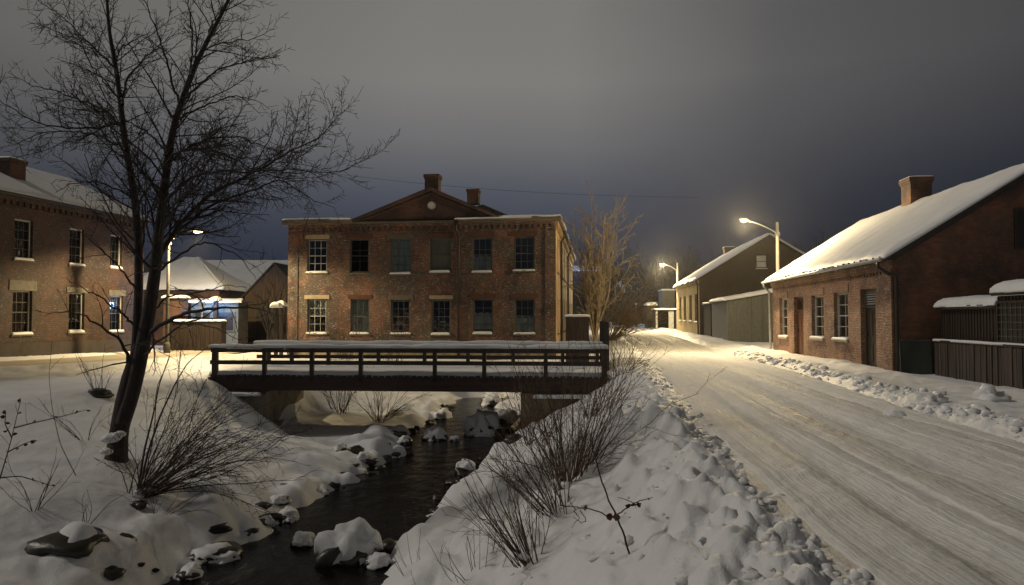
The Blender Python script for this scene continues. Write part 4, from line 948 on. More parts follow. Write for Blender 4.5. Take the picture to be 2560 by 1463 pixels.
# right-hand yard: low fence, two sheds, leaning panel
def yard():
    B = st(21.7, 9.75); e = empty('slatted_fence', (B.x, B.y, .0), -SA, 'low dark slatted fence with a thin snowy top rail in front of the black sheds', 'fence')
    FF = Fr((0, 0, 0), (0, -1, 0), (-1, 0, 0))
    m = MB(); rf = random.Random(4); k = 0.0
    while k < 12:
        w_ = rf.uniform(.09, .15); d_ = rf.uniform(0, .03); m.fbox(FF, k, k + w_, -.1, 1.025 - rf.uniform(0, .02), d_ - .02, d_); k += w_ + rf.uniform(.008, .022)
    m.build('slats', SLATS, e)
    m = MB(); m.fbox(FF, 0, 12, -.1, 1.0, -.035, -.024); m.build('backing_sheet', SHEETM, e)
    m = MB(); m.fbox(FF, -.02, 12, 1.03, 1.09, -.04, .04); m.build('top_rail', TIMBER, e)
    for k in range(7): m = MB(); m.fbox(FF, k * 1.9, k * 1.9 + .09, -.2, 1.02, -.12, -.03); m.build('post', TIMBER, e)
    snow_slab('rail_snow', FF.p(0, 1.09, .045), FF.p(12, 1.09, .045), FF.p(12, 1.09, -.045), FF.p(0, 1.09, -.045), .022, e, 60, 6, .012, .01, 4, SNOW, .04)
    B = st(21.75, 9.98); e = empty('black_shed', (B.x, B.y, 0), -SA, 'lower black boarded shed against the brick gable, with a thick snow cap', 'shed')
    def shed(e, Ls, W_, h, st_, hs, win=None):
        m = MB(); m.box(0, W_, -Ls, 0, -.2, h); m.build('wall', SHEDW, e)
        m = MB(); n = int(Ls / .14)
        for k in range(n): m.fbox(FF, k * Ls / n, k * Ls / n + .035, 0, h - .02, 0, .018)
        m.build('battens', SHEDW, e)
        m = MB(); m.prism([(-.16, -Ls - .02, h), (-.16, .0, h), (W_, .0, h + hs), (W_, -Ls - .02, h + hs)], (0, 0, .10)); r = m.build('roof', TIMBER, e)
        snow_slab('roof_snow', (-.20, -Ls - .05, h + .10), (-.20, .02, h + .10), (W_, .02, h + hs + .10), (W_, -Ls - .05, h + hs + .10), st_, r, 44, 20, .05, .05, Ls, ROOFSNOW, .35)
    shed(e, 3.0, 3.0, 1.93, .20, .22)
    m = MB(); m.fbox(FF, 2.05, 2.19, 1.52, 1.6, .02, .05); 
    B2 = st(18.65, 9.84); e2 = empty('black_shed', (B2.x, B2.y, 0), -SA, 'taller black boarded shed at the right edge with a barred window', 'shed')
    shed(e2, 7.0, 3.4, 2.22, .22, .25)
    o = rect(e2, FF, 2497, 750, 2640, 862); o[1] = o[0] + 1.35
    m = MB(); m.ring(FF, o[0], o[1], o[2], o[3], .06, .02, .06); f = m.build('window', SHEDW, e2)
    m = MB(); m.fbox(FF, o[0] + .06, o[1] - .06, o[2] + .06, o[3] - .06, .019, .026); m.build('pane', DOORD, f)
    m = MB()
    for k in range(1, 7): x = o[0] + (o[1] - o[0]) * k / 7; m.fbox(FF, x - .008, x + .008, o[2] + .06, o[3] - .06, .028, .040)
    for k in range(1, 6): z = o[2] + (o[3] - o[2]) * k / 6; m.fbox(FF, o[0] + .06, o[1] - .06, z - .008, z + .008, .041, .05)
    m.build('window_bars', GREYB, f)
    A, B = at(2254, 940, 21.2), at(2332, 940, 20.9); e = empty('propped_board', (A.x, A.y, .02), math.atan2(B.y - A.y, B.x - A.x), 'dark green panel with a pale left edge propped against the brick gable', 'panel')
    Wp = (B - A).length; m = MB(); m.hexa([(0, 0, -.1), (Wp, 0, -.1), (Wp, .05, -.1), (0, .05, -.1), (-.03, .12, 1.03), (Wp - .02, .12, 1.03), (Wp - .02, .17, 1.03), (-.03, .17, 1.03)]); m.build('board', GREENP, e, bevel=.004)
    m = MB(); m.hexa([(-.05, -.02, -.1), (.0, -.02, -.1), (.0, .06, -.1), (-.05, .06, -.1), (-.09, .10, 1.04), (-.03, .10, 1.04), (-.03, .18, 1.04), (-.09, .18, 1.04)]); m.build('edge_strip', GUTW, e)
    m = MB(); m.box(-.09, Wp - .02, .10, .18, 1.033, 1.055); m.build('top_strip', GREYB, e)
yard()
def board_fence():
    A, B = at(1522, 870, 25.2), at(1507, 860, 30.5); d = Vector((B.x - A.x, B.y - A.y, 0)); Ln = d.length
    e = empty('board_fence', (A.x, A.y, -.05), math.atan2(d.y, d.x), 'short wooden board fence along the road just beyond the footbridge', 'fence'); m = MB()
    for k in range(int(Ln / .22)): m.box(k * .22, k * .22 + .19, -.015, .015, -.3, 1.45 + .08 * math.sin(k * 2.3)); 
    m.build('boards', BOARDS, e)
    for k in range(4): m = MB(); x = k * Ln / 3.05; m.box(x, x + .12, .016, .13, -.3, 1.62); m.build('post', TIMBER, e)
board_fence()
def gate_post(label, px, pyt, D, w_, cap, group='gate posts by the side street'):
    P = at(px, pyt, D); g = float(Hb(P.x, P.y)); e = empty('gate_post', (P.x, P.y, g), 0, label, 'post', group); h = P.z - g
    m = MB(); m.box(-w_ / 2, w_ / 2, -w_ / 2, w_ / 2, -.3, h - .07); m.box(-w_ / 2 - .04, w_ / 2 + .04, -w_ / 2 - .04, w_ / 2 + .04, h - .07, h); m.build('post', TIMBER, e, bevel=.01)
    c = cap / 2; snow_slab('snow_cap', (-c, -c, h), (c, -c, h), (c, c, h), (-c, c, h), cap * .5, e, 12, 12, .03, 0, px, SNOW, cap * .5)
gate_post('left dark gate post with a snow cap beside the pedimented building', 691, 768, 36.2, .16, .5)
gate_post('right dark gate post with a snow cap touching the pedimented building', 704, 764, 37.0, .16, .45)
gate_post('snow-capped post in front of the cold-lit wall', 540, 752, 41.5, .22, .55)
def bin_post():
    A = at(409, 748, 39); e = empty('brick_kiosk', (A.x, A.y, 0), 0, 'narrow dark red brick kiosk with a round snow cap behind the left lamp pole', 'kiosk'); W_ = at(450, 748, 39).x - A.x; h = A.z
    m = MB(); m.box(0, W_, 0, 1, -.2, h); m.build('wall', BR_DARK, e); m = MB(); m.box(-.08, W_ + .08, -.08, 1.08, h, h + .08); r = m.build('roof', ROOFD, e)
    snow_slab('roof_snow', (-.1, -.1, h + .08), (W_ + .1, -.1, h + .08), (W_ + .1, 1.1, h + .08), (-.1, 1.1, h + .08), .16, r, 16, 16, .02, 0, 3, SNOW, .35)
    m = MB(); m.box(.15, W_ - .15, -.04, -.003, .3, 1.7); m.build('door', SHEDW, e)
bin_post()

# ------------------------------------------------------------------ street lamps
def street_lamp(label, px, D, pyt, pyarm, head, hD, power, r0, polem, flare=False, col=(1, .77, .41), gz=None, spot=0):
    T = at(px, pyt, D); g = float(Hb(T.x, T.y)) if gz is None else gz
    e = empty('street_lamp', (T.x, T.y, g), 0, label, 'street lamp', 'street lamps'); h = T.z - g
    m = MB(); m.tube([(0, 0, -.5), (0, 0, .02), (0, 0, h * .5), (0, 0, h)], [r0 * 1.15, r0 * 1.15, r0 * .9, r0 * .72], 14); m.build('pole', polem, e, True)
    if flare: m = MB(); m.tube([(0, 0, -.4), (0, 0, .5), (0, 0, .62)], [r0 * 2.1, r0 * 1.7, r0 * 1.15], 12); m.build('base', polem, e, True)
    Hd = at(*head, hD) - Vector((T.x, T.y, g)); Am = at(px, pyarm, D).z - g
    d = Vector((Hd.x, Hd.y, 0)); pts = []
    for k in range(13):
        t = k / 12; pts.append(Vector((d.x * t, d.y * t, Am + (Hd.z + .02 - Am) * (1 - (1 - t) ** 2.2))))
    m = MB(); m.tube(pts, [.038 - .012 * k / 12 for k in range(13)], 8); arm = m.build('arm', POLE, e, True)
    m = MB(); m.box(-.1, .1, -.1, .1, Am - .12, Am + .05); m.build('clamp', LAMPH, e, bevel=.01)
    dn = d.normalized(); sd = Vector((-dn.y, dn.x, 0)); up = Vector((0, 0, 1)); c = Hd + dn * .12
    def ell(name, mat, rx, ry, rz, off, zlo, zhi):
        m = MB(); nu, nv = 16, 8; b = []
        for i in range(nv + 1):
            ph = zlo + (zhi - zlo) * i / nv
            for j in range(nu):
                th = 2 * PI * j / nu; m.v.append(tuple(c + off + dn * (rx * math.cos(ph) * math.cos(th)) + sd * (ry * math.cos(ph) * math.sin(th)) + up * rz * math.sin(ph)))
        for i in range(nv):
            for j in range(nu): m.f.append((i * nu + j, i * nu + (j + 1) % nu, (i + 1) * nu + (j + 1) % nu, (i + 1) * nu + j))
        m.f.append(tuple(range(nu))[::-1]); m.f.append(tuple(nv * nu + j for j in range(nu))); return m.build(name, mat, e, True)
    ell('head', LAMPH, .36, .16, .11, Vector((0, 0, .03)), -.05, PI / 2 - .05)
    ell('lens', LENS, .23, .13, .13, Vector((0, 0, .02)), -PI / 2 + .05, -.06)
    l = bpy.data.lights.new('lamp_light', 'SPOT' if spot else 'POINT'); l.energy = power; l.color = col; l.shadow_soft_size = .10
    if spot: l.spot_size = math.radians(spot); l.spot_blend = .3
    o = bpy.data.objects.new('lamp_light', l); COL.objects.link(o); o.parent = e; o.location = c + Vector((0, 0, -.22))
    if spot: o.rotation_euler = Vector((.06, -.13, 1)).to_track_quat('Z', 'Y').to_euler()
    return e
street_lamp('tall galvanised lamp with a curved arm, lit, behind the long brick house roof', 1943, 37.6, 556, 584, (1862, 551), 34.8, 3000, .105, POLEW)
street_lamp('smaller distant lit lamp on a curved arm above the cream house eave', 1693, 77, 657, 678, (1655, 661), 75, 6000, .11, POLEW)
street_lamp('lit lamp on a pale pole with a flared base behind the bare tree', 422, 36, 588, 606, (488, 578), 36.2, 4200, .085, POLED, True, spot=167)
def cool_lamp(label, px, py, D, power, gz):
    P = at(px, py, D); e = empty('flood_lamp', (P.x, P.y, gz), 0, label, 'flood lamp', 'cold white flood lamps'); h = P.z - gz
    m = MB(); m.tube([(0, 0, -.3), (0, 0, h)], .05, 8); m.build('pole', LAMPH, e, True)
    m = MB(); m.box(-.16, .16, -.09, .07, h, h + .22); m.build('head', LAMPH, e, bevel=.01)
    m = MB(); m.box(-.12, .12, .073, .085, h + .03, h + .19); m.build('lens', LENSB, e)
    l = bpy.data.lights.new('lamp_light', 'POINT'); l.energy = power; l.color = (.30, .52, 1); l.shadow_soft_size = .15
    o = bpy.data.objects.new('lamp_light', l); COL.objects.link(o); o.parent = e; o.location = (0, .3, h + .1)
cool_lamp('cold flood lamp facing the pale wall on the left', 505, 765, 41.0, 330, 0)
cool_lamp('cold flood lamp at the far end of the road', 1590, 762, 93, 200, .5)
cool_lamp('cold flood lamp in front of the far building on the rise', 1478, 672, 114, 500, .5)
small_box_shed('garden_wall', 'low dark boarded wall with a snowy top in front of the blue-lit outbuilding', 428, 560, 802, 38.6, .5, SHEDW, .08, ov=.03, cat='wall')
# thin overhead wire
A, B = at(860, 431, 62), at(1500, 489, 58); n = 24
pts = []
A2 = A + (A - B) * .6; B2 = B + (B - A) * .35
for k in range(n + 1):
    t = k / n; p = A2.lerp(B2, t); p.z -= .9 * 4 * t * (1 - t) - .55; pts.append(p)
m = MB(); m.tube(pts, .011, 5); tag(m.build('overhead_wire', DMETAL), 'thin sagging overhead wire crossing the sky above the pediment', 'wire')

# ------------------------------------------------------------------ branching plants
class Tubes:
    def __init__(s): s.V = []; s.Q = []; s.n = 0
    def add(s, P, r0, r1, k):
        P = np.asarray(P, float); n = len(P)
        T = np.gradient(P, axis=0); T /= np.linalg.norm(T, axis=1)[:, None] + 1e-9
        ref = np.array([0, 0, 1.0]) if abs(T[:, 2]).mean() < .8 else np.array([1.0, 0, 0])
        A = np.cross(T, ref); A /= np.linalg.norm(A, axis=1)[:, None] + 1e-9; B = np.cross(T, A)
        r = np.linspace(r0, r1, n) if np.ndim(r0) == 0 else r0
        th = np.arange(k) * 2 * PI / k
        R = P[:, None] + r[:, None, None] * (A[:, None] * np.cos(th)[None, :, None] + B[:, None] * np.sin(th)[None, :, None])
        idx = s.n + np.arange(n * k).reshape(n, k); nx = np.roll(idx, -1, 1)
        s.V.append(R.reshape(-1, 3)); s.Q.append(np.stack([idx[:-1], nx[:-1], nx[1:], idx[1:]], -1).reshape(-1, 4)); s.n += n * k
    def build(s, name, mat, par=None, smooth=True, off=(0, 0, 0)):
        return mesh_np(name, np.concatenate(s.V) - np.array(off), np.concatenate(s.Q), mat, par, smooth)
def smooth_path(P, n):
    P = np.asarray(P, float); seg = np.concatenate([[0], np.cumsum(np.linalg.norm(np.diff(P, axis=0), axis=1))]); s = np.linspace(0, seg[-1], n)
    Q = np.stack([np.interp(s, seg, P[:, i]) for i in range(3)], 1)
    for _ in range(max(1, n // 14)):
        Q[1:-1] = (Q[:-2] + 2 * Q[1:-1] + Q[2:]) / 4
    return Q
def rand_perp(d, R):
    a = R.normal(size=3); a -= d * (a @ d); return a / (np.linalg.norm(a) + 1e-9)
def branch(R, p, d, Ln, n, wig, up, curl=None):
    pts = [p]; d = d / np.linalg.norm(d); st_ = Ln / n; c = rand_perp(d, R) * wig * .6 if curl is None else curl
    for i in range(n):
        d = d + c * .5 + R.normal(size=3) * wig * .7 + np.array([0, 0, up]); d /= np.linalg.norm(d); pts.append(pts[-1] + d * st_)
        if R.rand() < .25: c = rand_perp(d, R) * wig * .6
    return np.array(pts)
def sprout(T, R, P, r0, r1, lv, dens, lf, ang, up, wig, rmin, t0=.12, flat=None, Lmax=9, step=.09):
    """children along polyline P"""
    seg = np.linalg.norm(np.diff(P, axis=0), axis=1); Ln = seg.sum(); cum = np.concatenate([[0], np.cumsum(seg)])
    n = max(1, int(Ln * dens * (1 - t0) + R.rand()))
    ts = t0 + (1 - t0) * (np.arange(n) + R.rand(n)) / n
    for t in ts:
        s = t * Ln; i = min(np.searchsorted(cum, s), len(P) - 1); i = max(i, 1); f = (s - cum[i - 1]) / (seg[i - 1] + 1e-9); p = P[i - 1] * (1 - f) + P[i] * f
        d = P[i] - P[i - 1]; d /= np.linalg.norm(d) + 1e-9
        a = math.radians(R.uniform(*ang)); q = rand_perp(d, R)
        if flat is not None: q = q * flat; q -= d * (q @ d); q /= np.linalg.norm(q) + 1e-9
        nd = d * math.cos(a) + q * math.sin(a)
        l = min(Lmax, Ln * R.uniform(*lf) * (1.12 - .6 * t)) ; l = max(l, .12)
        rr = r0 + (r1 - r0) * t; rc = max(rmin, rr * R.uniform(.42, .62)); re = max(rmin * .75, rc * .3)
        k = 5 if rc > .012 else (4 if rc > .006 else 3)
        B = branch(R, p, nd, l, max(3, min(12, int(l / step))), wig, up)
        T.add(B, rc, re, k)
        if lv > 1 and l > .25: sprout(T, R, B, rc, re, lv - 1, dens * 1.45, lf, ang, up, wig, rmin, .15, flat, Lmax, step)

def main_tree():
    R = np.random.RandomState(21); base = hit(291, 1150); D0 = base.y
    T = Tubes(); G = Tubes()
    def P3(pts, w0, w1, ph=0.0):         # pixel polyline -> 3-D polyline around the trunk's distance
        out = []; n = len(pts)
        for i, (x, y) in enumerate(pts):
            t = i / (n - 1); out.append(at(x, y, D0 + w0 + (w1 - w0) * t + .12 * math.sin(ph + 3 * t)))
        return np.array([list(p) for p in out])
    px = D0 / F                          # metres per pixel at the tree
    low = smooth_path(P3([(285, 1185), (291, 1150), (297, 1080), (312, 1010), (330, 925), (343, 860)], 0, 0), 16)
    T.add(low, np.interp(np.linspace(0, 1, 16), [0, .13, .3, .55, .75, 1], [40 * px, 26 * px, 22 * px, 23 * px, 20 * px, 8 * px]), None, 16)
    lt = P3([(303, 1060), (324, 985), (340, 880), (347, 731), (346, 620), (342, 538), (329, 442), (312, 360), (303, 268), (290, 165), (272, 82), (268, 0), (262, -70), (250, -150)], -.02, .5)
    rt = P3([(306, 1060), (332, 985), (354, 880), (375, 768), (391, 657), (398, 568), (412, 471), (421, 380), (441, 288), (462, 235), (478, 185), (511, 115), (560, 25), (600, -60), (625, -130)], .05, -.6)
    for P, w in ((lt, [14, 11, 9.5, 8.5, 6.5, 4, 1.6]), (rt, [18, 17, 13.5, 9.5, 7.5, 5, 1.8])):
        Q = smooth_path(P, 46); r = np.interp(np.linspace(0, 1, 46), np.linspace(0, 1, 7), np.array(w) * px); T.add(Q, r, None, 12)
        sprout(G, R, Q[12:], r[14] * .5, r[-1], 3, 6.5, (.15, .36), (30, 66), .03, .12, .0045, .05)
    limbs = [([(400, 600), (412, 507), (453, 457), (515, 429), (639, 429), (742, 424), (845, 435), (890, 408)], 8, -.3, -1.6),
        ([(398, 640), (437, 577), (486, 519), (556, 466), (643, 429), (721, 379), (804, 342), (855, 280)], 12, 0, .9),
        ([(400, 625), (433, 585), (536, 507), (618, 482), (700, 445), (783, 500), (840, 520)], 9, .2, 2.0),
        ([(410, 420), (429, 387), (474, 371), (536, 375), (585, 396), (643, 429), (700, 470)], 7, -.2, -1.4),
        ([(412, 430), (429, 395), (495, 354), (577, 338), (680, 371), (740, 400)], 7, .1, 1.4),
        ([(446, 300), (466, 284), (515, 264), (577, 239), (640, 250), (675, 270)], 6, 0, 1.2), ([(455, 250), (482, 231), (536, 177), (618, 152), (700, 140)], 6, -.2, -1.2),
        ([(478, 190), (486, 144), (536, 111), (640, 95), (690, 70)], 5, -.3, .8), ([(478, 185), (480, 90), (472, 0), (465, -70)], 5, -.4, -.9),
        ([(449, 262), (445, 247), (429, 206), (412, 132), (387, 62), (358, 0), (340, -60)], 6, -.2, -1.0), ([(505, 125), (530, 60), (560, 10), (640, -40)], 4, -.5, .4),
        ([(314, 375), (305, 367), (247, 338), (177, 328), (103, 330), (41, 363), (0, 370)], 6, .1, 1.4), ([(304, 330), (303, 309), (227, 321), (157, 319), (82, 305), (0, 251), (-40, 215)], 6, .2, -1.4),
        ([(305, 330), (299, 305), (255, 272), (206, 251), (144, 231), (82, 214), (20, 181)], 6, .2, 1.0), ([(295, 190), (288, 169), (247, 132), (206, 91), (165, 49), (103, 8), (60, -30)], 6, .3, 1.5),
        ([(306, 262), (307, 243), (317, 198), (358, 148), (412, 99), (449, 82)], 8, .3, 1.2), ([(292, 150), (297, 124), (350, 91), (391, 78)], 4, .4, 1.0),
        ([(335, 510), (330, 494), (288, 470), (231, 453), (177, 461), (136, 480)], 5, .1, -1.3), ([(414, 390), (412, 375), (363, 325), (317, 305), (290, 290)], 6, -.2, .6),
        ([(340, 535), (346, 515), (379, 453), (404, 404), (420, 350)], 6, .1, -.8), ([(300, 250), (255, 200), (225, 160), (200, 100), (150, -20)], 4, .3, -.8),
        ([(345, 740), (334, 716), (297, 664), (222, 597), (170, 560)], 6, .1, -1.6), ([(338, 815), (312, 790), (278, 760), (208, 720), (156, 694)], 6, .1, -1.4),
        ([(328, 925), (319, 894), (304, 857), (260, 820), (208, 787), (156, 779), (110, 790)], 9, .1, -1.6),
        ([(392, 690), (408, 668), (482, 616), (527, 603), (594, 635), (640, 690)], 7, 0, -1.6), ([(366, 850), (386, 820), (445, 790), (519, 772), (631, 768), (700, 790)], 12, 0, -1.5),
        ([(355, 900), (386, 861), (464, 805), (538, 820), (600, 850)], 6, 0, -1.2), ([(372, 790), (420, 740), (480, 735), (560, 715), (620, 720)], 5, 0, 1.2)]
    for pts, w, d0, d1 in limbs:
        P = P3(pts, d0, d1, R.uniform(0, 6)); Q = smooth_path(P, 26); Q[2:] += (R.normal(size=(24, 3)) * .012)
        G.add(Q, np.linspace(w * px * .55, .004, 26) ** 1.0, None, 7)
        low_ = pts[0][1] > 680
        sprout(G, R, Q, w * px * .5, .006, 3, 7.6 if not low_ else 3.0, (.17, .43), (25, 70), .04 if not low_ else .0, .13, .0045, .06)
    e = empty('bare_tree', base, 0, 'large leafless tree with two dark trunks on the left bank of the stream', 'tree')
    T.build('trunk', BARK, e, True, base); G.build('crown', TWIG, e, True, base)
    # snow lodged at the foot of the trunk
    for (x, y, s, dy) in ((278, 1095, .16, -.22), (300, 1085, .10, -.24), (266, 1128, .10, -.2)):
        p = at(x, y, D0 + dy) - base; m_ = blob_mesh(R, s, .6, 3); mesh_np('trunk_snow', m_[0] + np.array(p), m_[1], SNOW, e)
def ico(sub):
    import bmesh
    bm = bmesh.new(); bmesh.ops.create_icosphere(bm, subdivisions=sub, radius=1); V = np.array([v.co[:] for v in bm.verts]); Q = np.array([[v.index for v in f.verts] for f in bm.faces]); bm.free(); return V, Q
ICO = {k: ico(k) for k in (1, 2, 3, 4)}
def blob_mesh(R, s, fl, sub, rough=.35, freq=1.3):
    V, Q = ICO[sub]; V = V.copy(); o = R.uniform(0, 50, 3)
    n = fbm(V[:, 0] * freq + o[0], V[:, 1] * freq + V[:, 2] * freq * .7 + o[1], 3) + fbm(V[:, 2] * freq + o[2], V[:, 0] * freq - V[:, 1] + o[1], 3)
    V = V * (1 + rough * n[:, None]); V[:, 2] *= fl; return V * s, Q
main_tree()

def bare_tree(name, label, base, h, seed, n_stems, spread, mat, dens=1.3, lv=3, rmin=.01, r0=.14, group=None, trunk_h=.25, lf=(.25, .5), ang=(25, 55), cat='tree', up=.05, wig=.10):
    R = np.random.RandomState(seed); T = Tubes(); G = Tubes(); b = np.array(list(base))
    e = empty(name, base, 0, label, cat, group)
    tr = branch(R, b - np.array([0, 0, .3]), np.array([.03, 0, 1.0]), h * trunk_h + .3, 6, .03, .05); T.add(tr, r0, r0 * .8, 10)
    for k in range(n_stems):
        a = 2 * PI * (k + R.rand() * .6) / n_stems; sp = spread * R.uniform(.35, 1)
        d = np.array([math.cos(a) * sp, math.sin(a) * sp, 1]); st_ = tr[R.randint(max(1, len(tr) - 3), len(tr))]
        P = branch(R, st_, d, h * (1 - trunk_h) * R.uniform(.75, 1.1), 14, .045, up); rr = r0 * R.uniform(.35, .6)
        G.add(P, rr, rmin, 6); sprout(G, R, P, rr, rmin, lv, dens, lf, ang, up * .8, wig, rmin, .12, None, 9, h / 60)
    T.build('trunk', mat, e, True, b); G.build('crown', mat, e, True, b)
    return e
# tree beside the pedimented building
P = at(1488, 862, 44); P.z = -.1
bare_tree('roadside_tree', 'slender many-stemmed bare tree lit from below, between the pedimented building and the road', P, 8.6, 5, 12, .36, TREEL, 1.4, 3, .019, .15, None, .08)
P = at(1520, 840, 50); P.z = 0
def shrub(name, label, base, n, Ln, lean, spread, seed, mat, lv=2, r=(.006, .012), rmin=.003, dens=2.2, up=.02, wig=.07, group=None, foot=.12, lf=(.2, .45), snow=0, cat='shrub', ang=(20, 50)):
    R = np.random.RandomState(seed); G = Tubes(); b = np.array(list(base)); e = empty(name, base, 0, label, cat, group)
    for k in range(n):
        a = R.uniform(0, 2 * PI); q = R.rand() ** .7 * spread
        d = np.array(lean) + np.array([math.cos(a) * q, math.sin(a) * q, 0]); s = b + np.array([math.cos(a), math.sin(a), 0]) * foot * R.rand(); s[2] -= .06
        l = Ln * R.uniform(.45, 1.05); P = branch(R, s, d, l, 12, wig, up); rr = R.uniform(*r)
        G.add(P, rr, rmin, 5); sprout(G, R, P, rr * .8, rmin, lv, dens, lf, ang, up, wig * 1.3, rmin, .22, None, 9, .08)
    G.build('stems', mat, e, True, b)
    for k in range(snow):
        m_ = blob_mesh(R, R.uniform(.05, .12), .7, 2); mesh_np('clinging_snow', m_[0] + np.array([R.uniform(-foot, foot), R.uniform(-foot, 0), .03]), m_[1], SNOW, e)
    return e
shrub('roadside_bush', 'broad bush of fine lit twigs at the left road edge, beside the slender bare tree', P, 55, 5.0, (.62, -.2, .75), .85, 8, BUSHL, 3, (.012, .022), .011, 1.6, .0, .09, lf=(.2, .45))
P = at(345, 1240, 10); P = hit(352, 1235)
shrub('bank_shrub', 'wide dark shrub arching to the right beside the foot of the large bare tree', P, 62, 2.8, (.75, .0, .75), .75, 12, SHRUBD, 3, (.006, .013), .0034, 3.6, -.02, .11, foot=.2, snow=4)
shrub('bank_shrub', 'low brown shrub at the foot of the wide arching shrub', hit(395, 1290), 16, 1.15, (.5, -.1, .6), .9, 14, SHRUB, 2, (.003, .006), .0022, 3.5, -.01, .1, foot=.1)
# long shoots rising to the bridge end
def shoots(name, label, pls, D0, D1, mat, seed, r0=.02, dens=1.8, lv=2, basehit=None, cat='sapling', rmin=.003):
    R = np.random.RandomState(seed); G = Tubes(); b = basehit or hit(*pls[0][0]); e = empty(name, b, 0, label, cat)
    for pts in pls:
        n = len(pts); P = np.array([list(at(x, y, b.y + D0 + (D1 - D0) * i / (n - 1))) for i, (x, y) in enumerate(pts)]); Q = smooth_path(P, 24)
        G.add(Q, r0, r0 * .3, 6); sprout(G, R, Q, r0 * .7, .004, lv, dens, (.12, .3), (25, 60), .01, .1, rmin, .25)
    G.build('stems', mat, e, True, b); return e
shoots('leaning_sapling', 'thin leaning sapling with two dark stems between the large tree and the bridge', [[(350, 1220), (370, 1130), (400, 1040), (440, 955), (470, 905), (520, 868)], [(345, 1225), (362, 1120), (385, 1030), (398, 960), (425, 890)]], 0, 1.2, BARK, 33, .022)
shrub('bank_shrub', 'sparse upright twigs on the left bank crest, left of the large tree', hit(245, 985), 12, 1.3, (-.1, .1, 1), .55, 41, SHRUBD, 2, (.004, .007), .003, 2.0, 0, .08)
shrub('bank_shrub', 'thin bent twigs on the snow just left of the large tree trunk', hit(215, 1100), 9, 1.4, (-.3, -.1, .8), .8, 43, SHRUBD, 2, (.004, .007), .0028, 1.8, -.01, .12)
shrub('bank_shrub', 'sparse twigs at the left edge of the picture, low on the bank', hit(80, 1270), 10, 1.1, (-.1, 0, .7), 1.0, 44, SHRUBD, 2, (.004, .007), .0025, 2.0, -.01, .1)
shrub('bank_shrub', 'small twiggy plant over the black hollow in the lower left snow', hit(218, 1310), 5, .8, (.2, 0, 1), .7, 46, SHRUBD, 1, (.004, .007), .0025, 2.0, 0, .12)
shoots('tall_stalk', 'single tall drooping stalk on the left bank', [[(190, 1190), (150, 1110), (130, 1020), (122, 940), (128, 880), (130, 850)]], 0, .3, SHRUBD, 3, .007, .2, 1, cat='stalk')
# leafy twig at the left edge
def leaf_on(name, e, R, p, s):
    a = rand_perp(np.array([0, 0, 1.0]), R) * s; b = np.array([0, 0, -1.0]) * s * .3 + rand_perp(a / s, R) * s * .45; p = np.array(p) - np.array(list(e.location)); c = np.cross(a, b); c = c / np.linalg.norm(c) * s * .18
    V = np.array([p, p + a * .35 + b * .8 + c, p + a * .8 + b * .5 + c * 1.6, p + a * 1.05 + c * .6, p + a * .75 - b * .5 + c * 1.4, p + a * .3 - b * .7 + c, p + a * .5 - c * .3])
    mesh_np(name, V, np.array([[6, 0, 1], [6, 1, 2], [6, 2, 3], [6, 3, 4], [6, 4, 5], [6, 5, 0]]), LEAF, e)
def leafy():
    b = hit(-12, 1215); b = at(-12, 1215, min(b.y, 8.5)); b.z = float(Hb(b.x, b.y)) ; R = np.random.RandomState(3); e = empty('budding_twig', b, 0, 'dark twig with shrivelled buds at the left edge', 'twig'); G = Tubes()
    for pts in ([(-10, 1225), (8, 1170), (28, 1100), (40, 1050), (52, 1000)], [(20, 1130), (60, 1110), (85, 1100)], [(30, 1095), (12, 1060), (15, 1030)], [(0, 1195), (50, 1190), (90, 1202), (130, 1215)], [(35, 1070), (80, 1058), (160, 1040), (215, 1025)]):
        P = smooth_path(np.array([list(at(x, y, b.y)) for x, y in pts]), 14); G.add(P, .008, .003, 5); sprout(G, R, P, .006, .003, 1, 3, (.15, .4), (30, 70), .01, .1, .0025)
        for k in (4, 8, 11, 13): leaf_on('bud', e, R, P[k], .05)
    G.build('stems', SHRUBD, e, True, b)
leafy()
# right bank
shrub('right_bank_shrub', 'largest brown fan-shaped shrub on the right bank below the bridge end', hit(1425, 1212), 72, 2.35, (.10, .0, 1), .85, 50, SHRUB, 3, (.005, .010), .0028, 3.0, .0, .12, foot=.22, snow=3)
shrub('right_bank_shrub', 'brown shrub leaning left over the stream, beside the largest fan-shaped shrub', hit(1392, 1285), 36, 1.75, (-.5, .15, .9), .7, 52, SHRUB, 3, (.004, .008), .0028, 3.2, .0, .07, foot=.2)
shrub('right_bank_shrub', 'nearer brown shrub of upright stems on the lower right bank', hit(1325, 1400), 44, 1.35, (-.35, .1, 1), .65, 54, SHRUB, 2, (.004, .008), .0026, 3.2, .0, .06, foot=.2, snow=2)
shrub('right_bank_shrub', 'thin low stems in front, nearest the bottom centre of the picture', hit(1190, 1440), 14, .75, (-.15, .05, 1), .75, 55, SHRUB, 1, (.003, .006), .0022, 2.0, .0, .07, foot=.3)
shrub('right_bank_shrub', 'few long grassy stems at the bottom left of the right bank', hit(1060, 1455), 9, .85, (-.1, .0, 1), .7, 57, SHRUB, 1, (.003, .005), .002, 1.4, .0, .05, foot=.35)
shrub('right_bank_shrub', 'fine twigs at the road edge by the right end of the bridge', hit(1545, 935), 30, 1.5, (.2, -.1, .8), .9, 58, SHRUB, 2, (.005, .008), .0035, 2.6, .0, .08, foot=.5)
shrub('right_bank_shrub', 'thicket of brown twigs rising in front of the right abutment', hit(1330, 1110), 30, 1.7, (.1, -.1, 1), .8, 59, SHRUB, 3, (.005, .010), .003, 2.6, .0, .09, foot=.35)
